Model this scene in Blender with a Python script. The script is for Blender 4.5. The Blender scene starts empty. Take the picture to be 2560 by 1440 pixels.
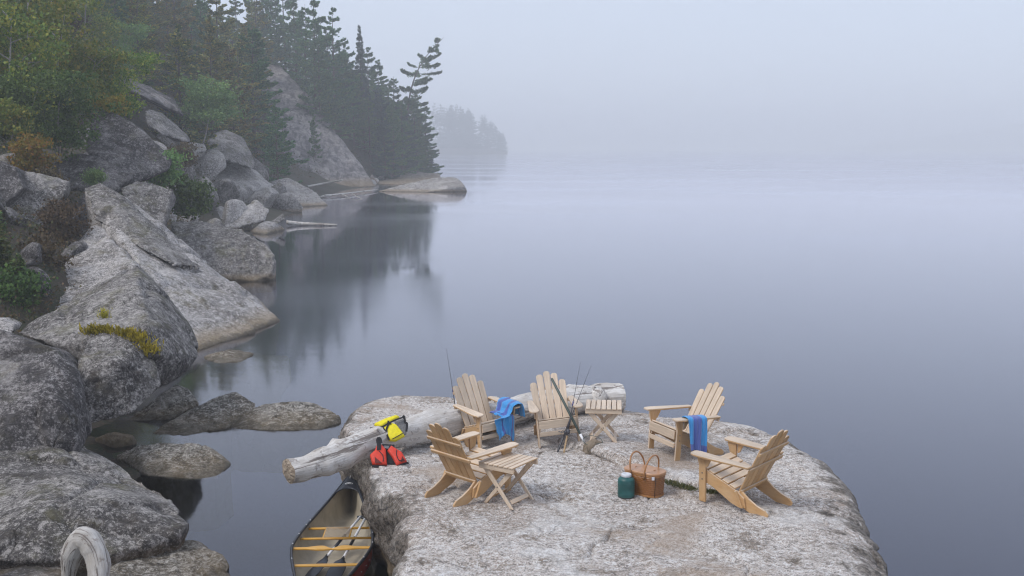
import bpy, bmesh, math, random
import numpy as np
from mathutils import Vector, Matrix
from mathutils.bvhtree import BVHTree

# ------------------------------------------------------------------ camera, sky, sun, exposure
SC = bpy.context.scene
COL = SC.collection
CAMZ, FPX, HORIZON = 5.4, 2700.0, 368.0
PITCH = math.atan((720 - HORIZON) / FPX)
cam_data = bpy.data.cameras.new('camera')
cam = bpy.data.objects.new('camera', cam_data)
COL.objects.link(cam)
cam.location = (0, 0, CAMZ)
cam.rotation_euler = (math.pi / 2 - PITCH, 0, 0)
cam_data.sensor_width = 36.0
cam_data.lens = FPX / 2560 * 36
cam_data.clip_end = 9000
SC.camera = cam

SUN_EL, SUN_AZ = math.radians(50), math.radians(238)      # azimuth from +Y, clockwise
world = bpy.data.worlds.new('World'); SC.world = world
world.use_nodes = True
wn = world.node_tree; wn.nodes.clear()
w_out = wn.nodes.new('ShaderNodeOutputWorld'); w_bg = wn.nodes.new('ShaderNodeBackground')
w_sky = wn.nodes.new('ShaderNodeTexSky'); w_sky.sky_type = 'NISHITA'; w_sky.sun_disc = False
w_sky.sun_elevation = SUN_EL; w_sky.sun_rotation = SUN_AZ
w_sky.air_density = 1.0; w_sky.dust_density = 3.0; w_sky.ozone_density = 1.5
w_mix = wn.nodes.new('ShaderNodeMix'); w_mix.data_type = 'RGBA'
w_mix.inputs[0].default_value = 0.80
wn.links.new(w_sky.outputs[0], w_mix.inputs[6])
w_mix.inputs[7].default_value = (6.65, 7.4, 8.9, 1)         # even cloud layer over the sky
wn.links.new(w_mix.outputs[2], w_bg.inputs[0]); w_bg.inputs[1].default_value = 0.096
wn.links.new(w_bg.outputs[0], w_out.inputs[0])

sun_data = bpy.data.lights.new('sun', 'SUN'); sun = bpy.data.objects.new('sun', sun_data); COL.objects.link(sun)
sun_data.energy = 1.5; sun_data.angle = math.radians(18); sun_data.color = (1.0, 0.97, 0.93)
sd = Vector((math.sin(SUN_AZ) * math.cos(SUN_EL), math.cos(SUN_AZ) * math.cos(SUN_EL), math.sin(SUN_EL)))
sun.rotation_euler = sd.to_track_quat('Z', 'Y').to_euler()

SC.view_settings.view_transform = 'Standard'; SC.view_settings.look = 'None'
SC.view_settings.exposure = 0.35; SC.view_settings.gamma = 1.0; SC.view_settings.use_curve_mapping = False
SC.render.engine = 'CYCLES'
cy = SC.cycles
cy.use_denoising = True; cy.pixel_filter_type = 'BLACKMAN_HARRIS'; cy.filter_width = 1.15
cy.max_bounces = 8; cy.diffuse_bounces = 3; cy.glossy_bounces = 3; cy.transparent_max_bounces = 12
cy.volume_bounces = 2; cy.transmission_bounces = 4
cy.sample_clamp_indirect = 6.0
cy.use_adaptive_sampling = True; cy.adaptive_threshold = 0.02

# ------------------------------------------------------------------ helpers
R = math.radians
def ray(px, py):
    a = (px - 1280) / FPX; b = (720 - py) / FPX
    return Vector((a, math.cos(PITCH) + b * math.sin(PITCH), -math.sin(PITCH) + b * math.cos(PITCH)))
def at_z(px, py, z=0.0):
    d = ray(px, py); t = (z - CAMZ) / d.z
    return Vector((d.x * t, d.y * t, z))
def at_y(px, py, Y):
    d = ray(px, py); t = Y / d.y
    return Vector((d.x * t, Y, CAMZ + d.z * t))
def at(px, py, v):                      # v >= 7: distance Y, otherwise a height above the water
    return at_y(px, py, v) if v >= 7 else at_z(px, py, v)

def hash3(i, j, k, seed):
    n = (i * 374761393 + j * 668265263 + k * 2147483647 + seed * 1274126177) & 0xffffffff
    n = ((n ^ (n >> 13)) * 1274126177) & 0xffffffff
    n = ((n ^ (n >> 16)) * 2246822519) & 0xffffffff
    return ((n ^ (n >> 15)) & 0xffffff) / float(0xffffff) * 2 - 1
def vnoise(p, seed=0):
    f = np.floor(p); u = p - f; i = f.astype(np.int64); u = u * u * u * (u * (u * 6 - 15) + 10)
    r = 0
    for a in (0, 1):
        wa = u[:, 0] if a else 1 - u[:, 0]
        for b in (0, 1):
            wb = u[:, 1] if b else 1 - u[:, 1]
            for c in (0, 1):
                wc = u[:, 2] if c else 1 - u[:, 2]
                r = r + wa * wb * wc * hash3(i[:, 0] + a, i[:, 1] + b, i[:, 2] + c, seed)
    return r
def fbm(p, octaves=4, seed=0, gain=0.5):
    r = 0; a = 1.0; q = np.array(p, dtype=float)
    for o in range(octaves):
        r = r + a * vnoise(q + 17.3 * o, seed + o); q = q * 2.03; a *= gain
    return r

def tag(o, label=None, cat=None, group=None, kind=None):
    if label: o['label'] = label
    if cat: o['category'] = cat
    if group: o['group'] = group
    if kind: o['kind'] = kind
    return o
def link(name, me, mat=None, parent=None, smooth=True):
    if mat is not None:
        me.materials.clear(); me.materials.append(mat)
    if smooth is not None and len(me.polygons):
        me.polygons.foreach_set('use_smooth', [smooth] * len(me.polygons))
    o = bpy.data.objects.new(name, me); COL.objects.link(o)
    if parent is not None: o.parent = parent
    return o
def empty(name, loc=(0, 0, 0), rz=0.0):
    o = bpy.data.objects.new(name, None); COL.objects.link(o)
    o.location = loc; o.rotation_euler = (0, 0, rz); o.empty_display_size = 0.1
    return o
def pydata(name, V, Fc):
    me = bpy.data.meshes.new(name)
    me.from_pydata([tuple(v) for v in V], [], [tuple(f) for f in Fc]); me.update()
    return me
def np_mesh(name, V, Q):
    """fast mesh of quads: V (n,3), Q (m,4)"""
    V = np.asarray(V, dtype=np.float32); Q = np.asarray(Q, dtype=np.int32)
    me = bpy.data.meshes.new(name); k = Q.shape[1]
    me.vertices.add(len(V)); me.vertices.foreach_set('co', V.ravel())
    me.loops.add(Q.size); me.loops.foreach_set('vertex_index', Q.ravel())
    me.polygons.add(len(Q))
    me.polygons.foreach_set('loop_start', np.arange(0, Q.size, k, dtype=np.int32))
    me.update(calc_edges=True); me.validate()
    return me
def copy_tree(o, parent=None):
    c = o.copy(); COL.objects.link(c); c.parent = parent
    for ch in list(o.children): copy_tree(ch, c)
    return c

class Shape:
    """collects verts / faces of ONE mesh, with an optional grain coordinate per vertex"""
    def __init__(s): s.v = []; s.f = []; s.g = []
    def add(s, V, Fc, g=None):
        n = len(s.v); s.v += [Vector(q) for q in V]; s.f += [tuple(i + n for i in f) for f in Fc]
        s.g += list(g) if g is not None else [Vector(q) for q in V]
        return s
    def tube(s, pts, rad, n=10, cap=True):
        pts = [Vector(p) for p in pts]; m = len(pts)
        if not hasattr(rad, '__len__'): rad = [rad] * m
        V = []; g = []; up = None; L = 0
        for i in range(m):
            t = (pts[min(i + 1, m - 1)] - pts[max(i - 1, 0)]).normalized()
            if up is None: up = t.orthogonal().normalized()
            a = (up - t * up.dot(t)); a = a.normalized() if a.length > 1e-6 else t.orthogonal().normalized()
            up = a; b = t.cross(a)
            if i: L += (pts[i] - pts[i - 1]).length
            for k in range(n):
                w = 2 * math.pi * k / n
                V.append(pts[i] + (a * math.cos(w) + b * math.sin(w)) * rad[i])
                g.append(Vector((L, rad[i] * math.cos(w), rad[i] * math.sin(w))))
        Fc = [(i * n + k, i * n + (k + 1) % n, (i + 1) * n + (k + 1) % n, (i + 1) * n + k) for i in range(m - 1) for k in range(n)]
        if cap: Fc += [tuple(range(n))[::-1], tuple((m - 1) * n + k for k in range(n))]
        return s.add(V, Fc, g)
    def lathe(s, prof, n=28):
        V = [Vector((r * math.cos(2 * math.pi * k / n), r * math.sin(2 * math.pi * k / n), z)) for r, z in prof for k in range(n)]
        m = len(prof)
        Fc = [(i * n + k, i * n + (k + 1) % n, (i + 1) * n + (k + 1) % n, (i + 1) * n + k) for i in range(m - 1) for k in range(n)]
        Fc += [tuple(range(n))[::-1], tuple((m - 1) * n + k for k in range(n))]
        return s.add(V, Fc)
    def mesh(s, name):
        me = pydata(name, s.v, s.f)
        a = me.attributes.new('grain', 'FLOAT_VECTOR', 'POINT')
        a.data.foreach_set('vector', np.array([tuple(q) for q in s.g], dtype=np.float32).ravel())
        return me
    def build(s, name, mat, parent=None, smooth=True): return link(name, s.mesh(name), mat, parent, smooth)

rng = random.Random(7)
def board(poly, thick, mat4, name, mat, parent, bevel=0.004, along=0):
    """plank: 2D outline (in the local xy plane) extruded by thick along local z, put in place by mat4; grain runs along axis `along`"""
    bm = bmesh.new()
    vs = [bm.verts.new((x, y, -thick / 2)) for x, y in poly]
    f = bm.faces.new(vs)
    r = bmesh.ops.extrude_face_region(bm, geom=[f])
    for e in r['geom']:
        if isinstance(e, bmesh.types.BMVert): e.co.z += thick
    bmesh.ops.recalc_face_normals(bm, faces=bm.faces)
    if bevel:
        ed = [e for e in bm.edges if e.calc_face_angle(0) > 0.9]
        bmesh.ops.bevel(bm, geom=ed, offset=bevel, segments=1, affect='EDGES', profile=0.5)
    off = Vector((rng.uniform(0, 50), rng.uniform(0, 50), rng.uniform(0, 50)))
    g = [(Vector((v.co.x, v.co.y, v.co.z)) if along == 0 else Vector((v.co.y, v.co.x, v.co.z))) + off for v in bm.verts]
    me = bpy.data.meshes.new(name)
    bm.transform(mat4); bm.to_mesh(me); bm.free()
    a = me.attributes.new('grain', 'FLOAT_VECTOR', 'POINT')
    a.data.foreach_set('vector', np.array([tuple(q) for q in g], dtype=np.float32).ravel())
    return link(name, me, mat, parent, False)
def frame(o, x, y):
    x = Vector(x).normalized(); z = x.cross(Vector(y)).normalized(); y = z.cross(x)
    return Matrix((( x.x, y.x, z.x, o[0]), (x.y, y.y, z.y, o[1]), (x.z, y.z, z.z, o[2]), (0, 0, 0, 1)))
def rect(x0, x1, y0, y1): return [(x0, y0), (x1, y0), (x1, y1), (x0, y1)]

# ------------------------------------------------------------------ materials
def new_mat(name):
    m = bpy.data.materials.new(name); m.use_nodes = True
    nt = m.node_tree; b = nt.nodes['Principled BSDF']
    return m, nt, b
def N(nt, t, **kw):
    n = nt.nodes.new(t)
    for k, v in kw.items():
        if hasattr(n, k): setattr(n, k, v)
        else: n.inputs[k.replace('_', ' ')].default_value = v
    return n
def noise(nt, vec, scale, detail=4, rough=0.5, dist=0.0):
    n = nt.nodes.new('ShaderNodeTexNoise'); nt.links.new(vec, n.inputs['Vector'])
    n.inputs['Scale'].default_value = scale; n.inputs['Detail'].default_value = detail
    n.inputs['Roughness'].default_value = rough; n.inputs['Distortion'].default_value = dist
    return n.outputs['Fac']
def ramp(nt, fac, stops):
    n = nt.nodes.new('ShaderNodeValToRGB'); nt.links.new(fac, n.inputs[0]); e = n.color_ramp.elements
    for i, (p, c) in enumerate(stops):
        el = e[i] if i < 2 else e.new(p)
        el.position = p; el.color = c if len(c) == 4 else (*c, 1)
    return n.outputs[0]
def mixc(nt, fac, a, b, mode='MIX'):
    n = nt.nodes.new('ShaderNodeMix'); n.data_type = 'RGBA'; n.blend_type = mode
    for s, v in ((n.inputs[0], fac), (n.inputs[6], a), (n.inputs[7], b)):
        if isinstance(v, bpy.types.NodeSocket): nt.links.new(v, s)
        elif isinstance(v, (int, float)): s.default_value = v
        else: s.default_value = (*v, 1) if len(v) == 3 else v
    return n.outputs[2]
def maths(nt, op, a, b=None, clamp=False):
    n = nt.nodes.new('ShaderNodeMath'); n.operation = op; n.use_clamp = clamp
    for s, v in ((n.inputs[0], a), (n.inputs[1], b)):
        if v is None: continue
        if isinstance(v, bpy.types.NodeSocket): nt.links.new(v, s)
        else: s.default_value = v
    return n.outputs[0]
def rng_map(nt, v, a, b, c=0.0, d=1.0, smooth=True):
    n = nt.nodes.new('ShaderNodeMapRange'); nt.links.new(v, n.inputs[0])
    n.interpolation_type = 'SMOOTHSTEP' if smooth else 'LINEAR'
    for i, q in enumerate((a, b, c, d)): n.inputs[i + 1].default_value = q
    return n.outputs[0]
def bump(nt, b, h, strength, dist):
    n = nt.nodes.new('ShaderNodeBump'); n.inputs['Strength'].default_value = strength; n.inputs['Distance'].default_value = dist
    nt.links.new(h, n.inputs['Height']); nt.links.new(n.outputs[0], b.inputs['Normal'])
W3 = lambda v: (v, v, v)

def granite(name, light, mid, dark, dark_at=0.5, lichen=0.5, brown=(0.20, 0.14, 0.09), brown_at=0.62, tan_h=0.35, grain=14.0, moss=0.0, streak=False, rim=False, fleck=0.75, tan=0.62):
    m, nt, b = new_mat(name)
    geo = nt.nodes.new('ShaderNodeNewGeometry'); pos = geo.outputs['Position']
    big = noise(nt, pos, 0.55, 5, 0.6, 0.4)
    med = noise(nt, pos, 2.6, 7, 0.68, 0.3)
    fine = noise(nt, pos, grain, 9, 0.82)
    crys = noise(nt, pos, 70.0, 2, 0.6)
    c = mixc(nt, rng_map(nt, big, 0.38, 0.62), light, mid)
    c = mixc(nt, rng_map(nt, med, brown_at - 0.06, brown_at + 0.12), c, brown)
    # pale and dark mineral grain
    pale = [min(0.75, q * 1.5 + 0.06) for q in light]
    fl1 = noise(nt, pos, grain * 0.6, 3, 0.75); fl2 = noise(nt, pos, grain * 1.9, 3, 0.7)
    c = mixc(nt, ramp(nt, fl1, [(0.40, W3(fleck)), (0.455, W3(0))]), c, dark)
    c = mixc(nt, ramp(nt, fl2, [(0.405, W3(fleck)), (0.46, W3(0))]), c, dark)
    c = mixc(nt, ramp(nt, fl1, [(0.545, W3(0)), (0.60, W3(fleck))]), c, pale)
    c = mixc(nt, ramp(nt, fl2, [(0.555, W3(0)), (0.61, W3(fleck))]), c, pale)
    c = mixc(nt, ramp(nt, crys, [(0.36, (0.6, 0.6, 0.6)), (0.46, (0, 0, 0))]), c, dark)
    # lichen / water stain patches
    lm = maths(nt, 'ADD', maths(nt, 'MULTIPLY', med, 0.55), maths(nt, 'MULTIPLY', fine, 0.45))
    lmask = rng_map(nt, lm, dark_at - 0.035, dark_at + 0.045)
    zone = noise(nt, pos, 0.9, 3, 0.55, 0.8)
    c = mixc(nt, maths(nt, 'MULTIPLY', maths(nt, 'MULTIPLY', lmask, rng_map(nt, zone, 0.36, 0.58, 0.15, 1.0)), lichen), c, dark)
    c = mixc(nt, maths(nt, 'MULTIPLY', rng_map(nt, zone, 0.46, 0.34), 0.30), c, pale)
    if rim:
        pt = noise(nt, pos, 0.75, 5, 0.62, 0.6); pt2 = noise(nt, pos, 1.7, 5, 0.65, 0.4)
        c = mixc(nt, maths(nt, 'MULTIPLY', rng_map(nt, pt, 0.52, 0.66), 0.62), c, mixc(nt, fl2, (0.20, 0.145, 0.10), (0.46, 0.36, 0.28)))
        c = mixc(nt, maths(nt, 'MULTIPLY', rng_map(nt, pt2, 0.58, 0.70), 0.5), c, mixc(nt, fl1, (0.10, 0.085, 0.07), (0.33, 0.29, 0.25)))
    vo = nt.nodes.new('ShaderNodeTexVoronoi'); vo.feature = 'DISTANCE_TO_EDGE'; vo.inputs['Scale'].default_value = 0.62 if rim else 0.8
    wc = nt.nodes.new('ShaderNodeTexNoise'); wc.inputs['Scale'].default_value = 1.4; wc.inputs['Detail'].default_value = 6; nt.links.new(pos, wc.inputs['Vector'])
    va = nt.nodes.new('ShaderNodeVectorMath'); va.operation = 'MULTIPLY_ADD'; nt.links.new(wc.outputs['Color'], va.inputs[0]); va.inputs[1].default_value = (0.9, 0.9, 0.9); nt.links.new(pos, va.inputs[2])
    nt.links.new(va.outputs[0], vo.inputs['Vector'])
    crackm = maths(nt, 'MULTIPLY', rng_map(nt, vo.outputs['Distance'], 0.010, 0.002), rng_map(nt, big, 0.47, 0.56))
    c = mixc(nt, maths(nt, 'MULTIPLY', crackm, 0.22 if rim else 0.6), c, (0.03, 0.026, 0.023))
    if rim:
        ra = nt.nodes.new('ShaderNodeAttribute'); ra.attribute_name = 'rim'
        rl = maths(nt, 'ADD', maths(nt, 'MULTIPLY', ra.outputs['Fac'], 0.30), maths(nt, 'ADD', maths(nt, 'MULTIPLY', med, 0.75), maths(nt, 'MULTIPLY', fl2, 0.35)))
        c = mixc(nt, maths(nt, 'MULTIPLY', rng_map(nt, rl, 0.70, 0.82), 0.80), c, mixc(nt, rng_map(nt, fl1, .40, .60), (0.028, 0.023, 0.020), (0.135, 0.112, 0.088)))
    if streak:
        mp = nt.nodes.new('ShaderNodeMapping'); nt.links.new(pos, mp.inputs[0]); mp.inputs['Scale'].default_value = (0.75, 0.35, 0.07)
        st = noise(nt, mp.outputs[0], 2.2, 5, 0.6, 0.5)
        c = mixc(nt, maths(nt, 'MULTIPLY', rng_map(nt, st, 0.48, 0.60), 0.75), c, dark)
    if moss:
        mm = noise(nt, pos, 1.3, 6, 0.7)
        sep = nt.nodes.new('ShaderNodeSeparateXYZ'); nt.links.new(geo.outputs['Normal'], sep.inputs[0])
        up = rng_map(nt, sep.outputs[2], 0.1, 0.8)
        c = mixc(nt, maths(nt, 'MULTIPLY', maths(nt, 'MULTIPLY', rng_map(nt, mm, 0.5, 0.66), up), moss), c, (0.17, 0.16, 0.07))
    # lake-level stain band, then algae below the water
    sp = nt.nodes.new('ShaderNodeSeparateXYZ'); nt.links.new(pos, sp.inputs[0])
    zz = maths(nt, 'ADD', sp.outputs[2], maths(nt, 'MULTIPLY', maths(nt, 'SUBTRACT', med, 0.5), 0.35))
    c = mixc(nt, maths(nt, 'MULTIPLY', rng_map(nt, zz, tan_h, tan_h * 0.25), tan), c, mixc(nt, fine, (0.10, 0.07, 0.035), (0.36, 0.26, 0.14)))
    c = mixc(nt, maths(nt, 'MULTIPLY', rng_map(nt, zz, 0.13, 0.05), 0.6), c, (0.05, 0.042, 0.03))
    c = mixc(nt, maths(nt, 'MULTIPLY', rng_map(nt, sp.outputs[2], 0.02, -0.10), 0.85), c, (0.085, 0.072, 0.028))
    nt.links.new(c, b.inputs['Base Color'])
    b.inputs['Roughness'].default_value = 0.88; b.inputs['Specular IOR Level'].default_value = 0.25
    h = maths(nt, 'SUBTRACT', maths(nt, 'ADD', maths(nt, 'MULTIPLY', fine, 0.5), maths(nt, 'MULTIPLY', med, 1.2)), maths(nt, 'MULTIPLY', crackm, 0.3 if rim else 0.8))
    bump(nt, b, h, 0.75, 0.035)
    return m
G_LIGHT = granite('granite_pale', (0.38, 0.355, 0.34), (0.23, 0.212, 0.20), (0.050, 0.046, 0.045), 0.56, 0.6, (0.22, 0.165, 0.115), 0.60, 0.45, moss=0.22, fleck=0.6)
G_MID = granite('granite_grey', (0.235, 0.218, 0.205), (0.118, 0.108, 0.102), (0.040, 0.036, 0.036), 0.52, 0.75, (0.16, 0.13, 0.095), 0.58, 0.4, moss=0.28)
G_DARK = granite('granite_lichen', (0.18, 0.166, 0.162), (0.078, 0.071, 0.070), (0.032, 0.029, 0.030), 0.485, 0.8, (0.13, 0.10, 0.075), 0.60, 0.35, moss=0.15)
G_CLIFF = granite('granite_cliff', (0.27, 0.245, 0.235), (0.16, 0.145, 0.145), (0.06, 0.055, 0.058), 0.54, 0.6, (0.20, 0.15, 0.10), 0.58, 1.6, grain=2.2, streak=True, fleck=0.3)
G_WET = granite('granite_waterside', (0.25, 0.232, 0.208), (0.13, 0.117, 0.10), (0.040, 0.035, 0.030), 0.54, 0.7, (0.17, 0.13, 0.08), 0.55, 0.26, fleck=0.8, tan=0.30)
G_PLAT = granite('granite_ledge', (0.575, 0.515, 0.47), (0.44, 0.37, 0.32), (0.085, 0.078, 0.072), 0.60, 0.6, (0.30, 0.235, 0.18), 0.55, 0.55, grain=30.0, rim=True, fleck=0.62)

def plain(name, col, rough=0.6, spec=0.5, metal=0.0, var=0.0, scale=20, bmp=0.0):
    m, nt, b = new_mat(name)
    if var:
        tc = nt.nodes.new('ShaderNodeTexCoord')
        f = noise(nt, tc.outputs['Object'], scale, 5, 0.6)
        c = mixc(nt, rng_map(nt, f, 0.3, 0.7), [q * (1 - var) for q in col], [min(1, q * (1 + var)) for q in col])
        nt.links.new(c, b.inputs['Base Color'])
        if bmp: bump(nt, b, f, bmp, 0.01)
    else: b.inputs['Base Color'].default_value = (*col, 1)
    b.inputs['Roughness'].default_value = rough; b.inputs['Specular IOR Level'].default_value = spec; b.inputs['Metallic'].default_value = metal
    return m
def wood(name, a, bcol, dark, rough=0.6, stretch=0.12, scale=26.0, weather=None, crack=0.0, bleach=None):
    m, nt, b = new_mat(name)
    at_ = nt.nodes.new('ShaderNodeAttribute'); at_.attribute_name = 'grain'
    mp = nt.nodes.new('ShaderNodeMapping'); nt.links.new(at_.outputs['Vector'], mp.inputs[0]); mp.inputs['Scale'].default_value = (stretch, 1, 1)
    oi = nt.nodes.new('ShaderNodeObjectInfo')
    f = noise(nt, mp.outputs[0], scale, 5, 0.6, 0.6); f2 = noise(nt, mp.outputs[0], scale * 4, 3, 0.6)
    c = mixc(nt, rng_map(nt, f, 0.3, 0.7), a, bcol)
    c = mixc(nt, maths(nt, 'MULTIPLY', rng_map(nt, f2, 0.55, 0.75), 0.45), c, dark)
    if weather:
        g = nt.nodes.new('ShaderNodeNewGeometry'); w = noise(nt, g.outputs['Position'], 5.0, 5, 0.6)
        c = mixc(nt, maths(nt, 'MULTIPLY', rng_map(nt, w, 0.35, 0.65), 0.5), c, weather)
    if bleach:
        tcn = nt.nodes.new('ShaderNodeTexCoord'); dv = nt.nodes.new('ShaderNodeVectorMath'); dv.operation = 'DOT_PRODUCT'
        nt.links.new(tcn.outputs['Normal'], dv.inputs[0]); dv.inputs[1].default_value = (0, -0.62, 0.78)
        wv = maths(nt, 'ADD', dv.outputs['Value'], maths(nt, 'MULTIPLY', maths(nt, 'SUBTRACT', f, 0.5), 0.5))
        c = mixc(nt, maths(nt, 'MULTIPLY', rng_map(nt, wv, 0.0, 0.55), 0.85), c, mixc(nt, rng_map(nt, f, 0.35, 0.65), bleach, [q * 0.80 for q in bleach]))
    hsv = nt.nodes.new('ShaderNodeHueSaturation'); nt.links.new(c, hsv.inputs['Color'])
    nt.links.new(maths(nt, 'ADD', maths(nt, 'MULTIPLY', oi.outputs['Random'], 0.26), 0.87), hsv.inputs['Value'])
    nt.links.new(hsv.outputs[0], b.inputs['Base Color'])
    b.inputs['Roughness'].default_value = rough; b.inputs['Specular IOR Level'].default_value = 0.4
    bump(nt, b, f2, 0.25, 0.004)
    if crack:
        f3 = noise(nt, mp.outputs[0], scale * .45, 6, .7, 1.2)
        hsv2 = mixc(nt, maths(nt, 'MULTIPLY', rng_map(nt, f3, .54, .60), crack), hsv.outputs[0], dark)
        g2 = nt.nodes.new('ShaderNodeNewGeometry'); st = noise(nt, g2.outputs['Position'], 7.0, 6, .7)
        hsv2 = mixc(nt, maths(nt, 'MULTIPLY', rng_map(nt, st, .53, .63), crack * .8), hsv2, [q * 1.6 for q in dark])
        nt.links.new(hsv2, b.inputs['Base Color'])
        bump(nt, b, maths(nt, 'ADD', f2, maths(nt, 'MULTIPLY', f3, 2.0)), .6, .02)
    return m
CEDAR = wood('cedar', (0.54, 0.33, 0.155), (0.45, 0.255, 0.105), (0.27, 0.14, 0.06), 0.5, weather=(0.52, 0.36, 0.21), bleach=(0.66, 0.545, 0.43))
ASH = wood('ash', (0.68, 0.38, 0.07), (0.57, 0.29, 0.05), (0.35, 0.18, 0.05), 0.4)
DRIFT = wood('driftwood', (0.70, 0.68, 0.66), (0.52, 0.49, 0.46), (0.13, 0.105, 0.09), 0.85, 0.09, 16.0, weather=(0.42, 0.37, 0.32), crack=0.85)
DRIFT_END = wood('driftwood_end', (0.42, 0.35, 0.27), (0.26, 0.20, 0.15), (0.07, 0.055, 0.045), 0.9, 0.5, 30.0)
BARK_P = wood('pine_bark', (0.16, 0.13, 0.11), (0.09, 0.075, 0.065), (0.04, 0.03, 0.03), 0.9, 0.3, 12.0)
BARK_B = wood('birch_bark', (0.36, 0.34, 0.31), (0.20, 0.18, 0.16), (0.06, 0.05, 0.045), 0.8, 2.0, 9.0)

def leaf_mat(name, cols, trans=0.3, spread=0.12):
    m, nt, b = new_mat(name)
    g = nt.nodes.new('ShaderNodeNewGeometry'); oi = nt.nodes.new('ShaderNodeObjectInfo')
    n = len(cols)
    big = noise(nt, g.outputs['Position'], 0.9, 3, 0.6)
    f = maths(nt, 'ADD', maths(nt, 'MULTIPLY', g.outputs['Random Per Island'], 0.55), maths(nt, 'MULTIPLY', big, 0.45))
    c = ramp(nt, f, [(0.22 + 0.56 * i / (n - 1), q) for i, q in enumerate(cols)])
    hsv = nt.nodes.new('ShaderNodeHueSaturation'); nt.links.new(c, hsv.inputs['Color'])
    nt.links.new(maths(nt, 'ADD', maths(nt, 'MULTIPLY', oi.outputs['Random'], spread * 3), 1 - spread * 1.5), hsv.inputs['Value'])
    nt.links.new(maths(nt, 'ADD', maths(nt, 'MULTIPLY', oi.outputs['Random'], 0.05), 0.475), hsv.inputs['Hue'])
    nt.links.new(hsv.outputs[0], b.inputs['Base Color'])
    b.inputs['Roughness'].default_value = 0.6; b.inputs['Specular IOR Level'].default_value = 0.25
    tr = nt.nodes.new('ShaderNodeBsdfTranslucent'); nt.links.new(hsv.outputs[0], tr.inputs[0])
    mx = nt.nodes.new('ShaderNodeMixShader'); mx.inputs[0].default_value = trans
    nt.links.new(b.outputs[0], mx.inputs[1]); nt.links.new(tr.outputs[0], mx.inputs[2])
    nt.links.new(mx.outputs[0], nt.nodes['Material Output'].inputs[0])
    return m
NEEDLE = leaf_mat('pine_needles', [(0.036, 0.108, 0.046), (0.062, 0.168, 0.071), (0.107, 0.225, 0.081), (0.197, 0.273, 0.071)], 0.15, 0.12)
NEEDLE_Y = leaf_mat('pine_needles_yellowing', [(0.071, 0.125, 0.046), (0.131, 0.187, 0.059), (0.263, 0.252, 0.067), (0.478, 0.348, 0.079)], 0.15)
NEEDLE_S = leaf_mat('spruce_needles', [(0.029, 0.065, 0.047), (0.048, 0.101, 0.071), (0.072, 0.137, 0.084)], 0.1)
LEAF_G = leaf_mat('birch_leaves', [(0.082, 0.131, 0.029), (0.140, 0.208, 0.043), (0.223, 0.275, 0.052), (0.376, 0.330, 0.057)], 0.3)
LEAF_D = leaf_mat('dark_leaves', [(0.036, 0.081, 0.020), (0.071, 0.138, 0.032), (0.125, 0.204, 0.043)], 0.25)
LEAF_P = leaf_mat('pale_leaves', [(0.111, 0.208, 0.072), (0.166, 0.283, 0.099), (0.260, 0.371, 0.108)], 0.3)
LEAF_Y = leaf_mat('autumn_leaves', [(0.10, 0.11, 0.02), (0.22, 0.19, 0.025), (0.30, 0.23, 0.03), (0.30, 0.15, 0.03)], 0.3)
LEAF_R = leaf_mat('rusty_leaves', [(0.045, 0.035, 0.02), (0.10, 0.065, 0.035), (0.15, 0.105, 0.045)], 0.2)
NEEDLE_B = leaf_mat('sapling_needles', [(0.05, 0.10, 0.03), (0.10, 0.17, 0.045), (0.17, 0.21, 0.06), (0.24, 0.22, 0.07)], 0.25)
MOSS = leaf_mat('yellow_moss', [(0.16, 0.14, 0.02), (0.34, 0.27, 0.03), (0.46, 0.36, 0.04)], 0.3)
GRASS = leaf_mat('sparse_grass', [(0.06, 0.07, 0.025), (0.12, 0.13, 0.04), (0.2, 0.17, 0.08)], 0.3)

def soil():
    m, nt, b = new_mat('forest_floor')
    g = nt.nodes.new('ShaderNodeNewGeometry'); p = g.outputs['Position']
    f = noise(nt, p, 1.2, 8, 0.7); f2 = noise(nt, p, 9, 6, 0.7)
    c = mixc(nt, rng_map(nt, f, 0.4, 0.6), (0.055, 0.040, 0.028), (0.035, 0.042, 0.020))
    c = mixc(nt, maths(nt, 'MULTIPLY', rng_map(nt, f2, 0.5, 0.65), 0.6), c, (0.12, 0.075, 0.045))
    sp = nt.nodes.new('ShaderNodeSeparateXYZ'); nt.links.new(p, sp.inputs[0])
    c = mixc(nt, rng_map(nt, sp.outputs[2], 0.1, -0.3), c, (0.012, 0.011, 0.008)); c = mixc(nt, rng_map(nt, sp.outputs[2], -0.5, -2.2), c, (0.098, 0.108, 0.185))  # deep part blends into the blue-grey that stands for scattered light
    nt.links.new(c, b.inputs['Base Color']); b.inputs['Roughness'].default_value = 0.95
    bump(nt, b, maths(nt, 'ADD', f, f2), 0.8, 0.12)
    return m
SOIL = soil()
def scatter_bed():
    m, nt, b = new_mat('water_scatter_tone')
    b.inputs['Base Color'].default_value = (0.098, 0.108, 0.185, 1); b.inputs['Roughness'].default_value = 1.0; b.inputs['Specular IOR Level'].default_value = 0.0  # blue-grey stands in for light scattered back by the water body
    return m
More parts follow.
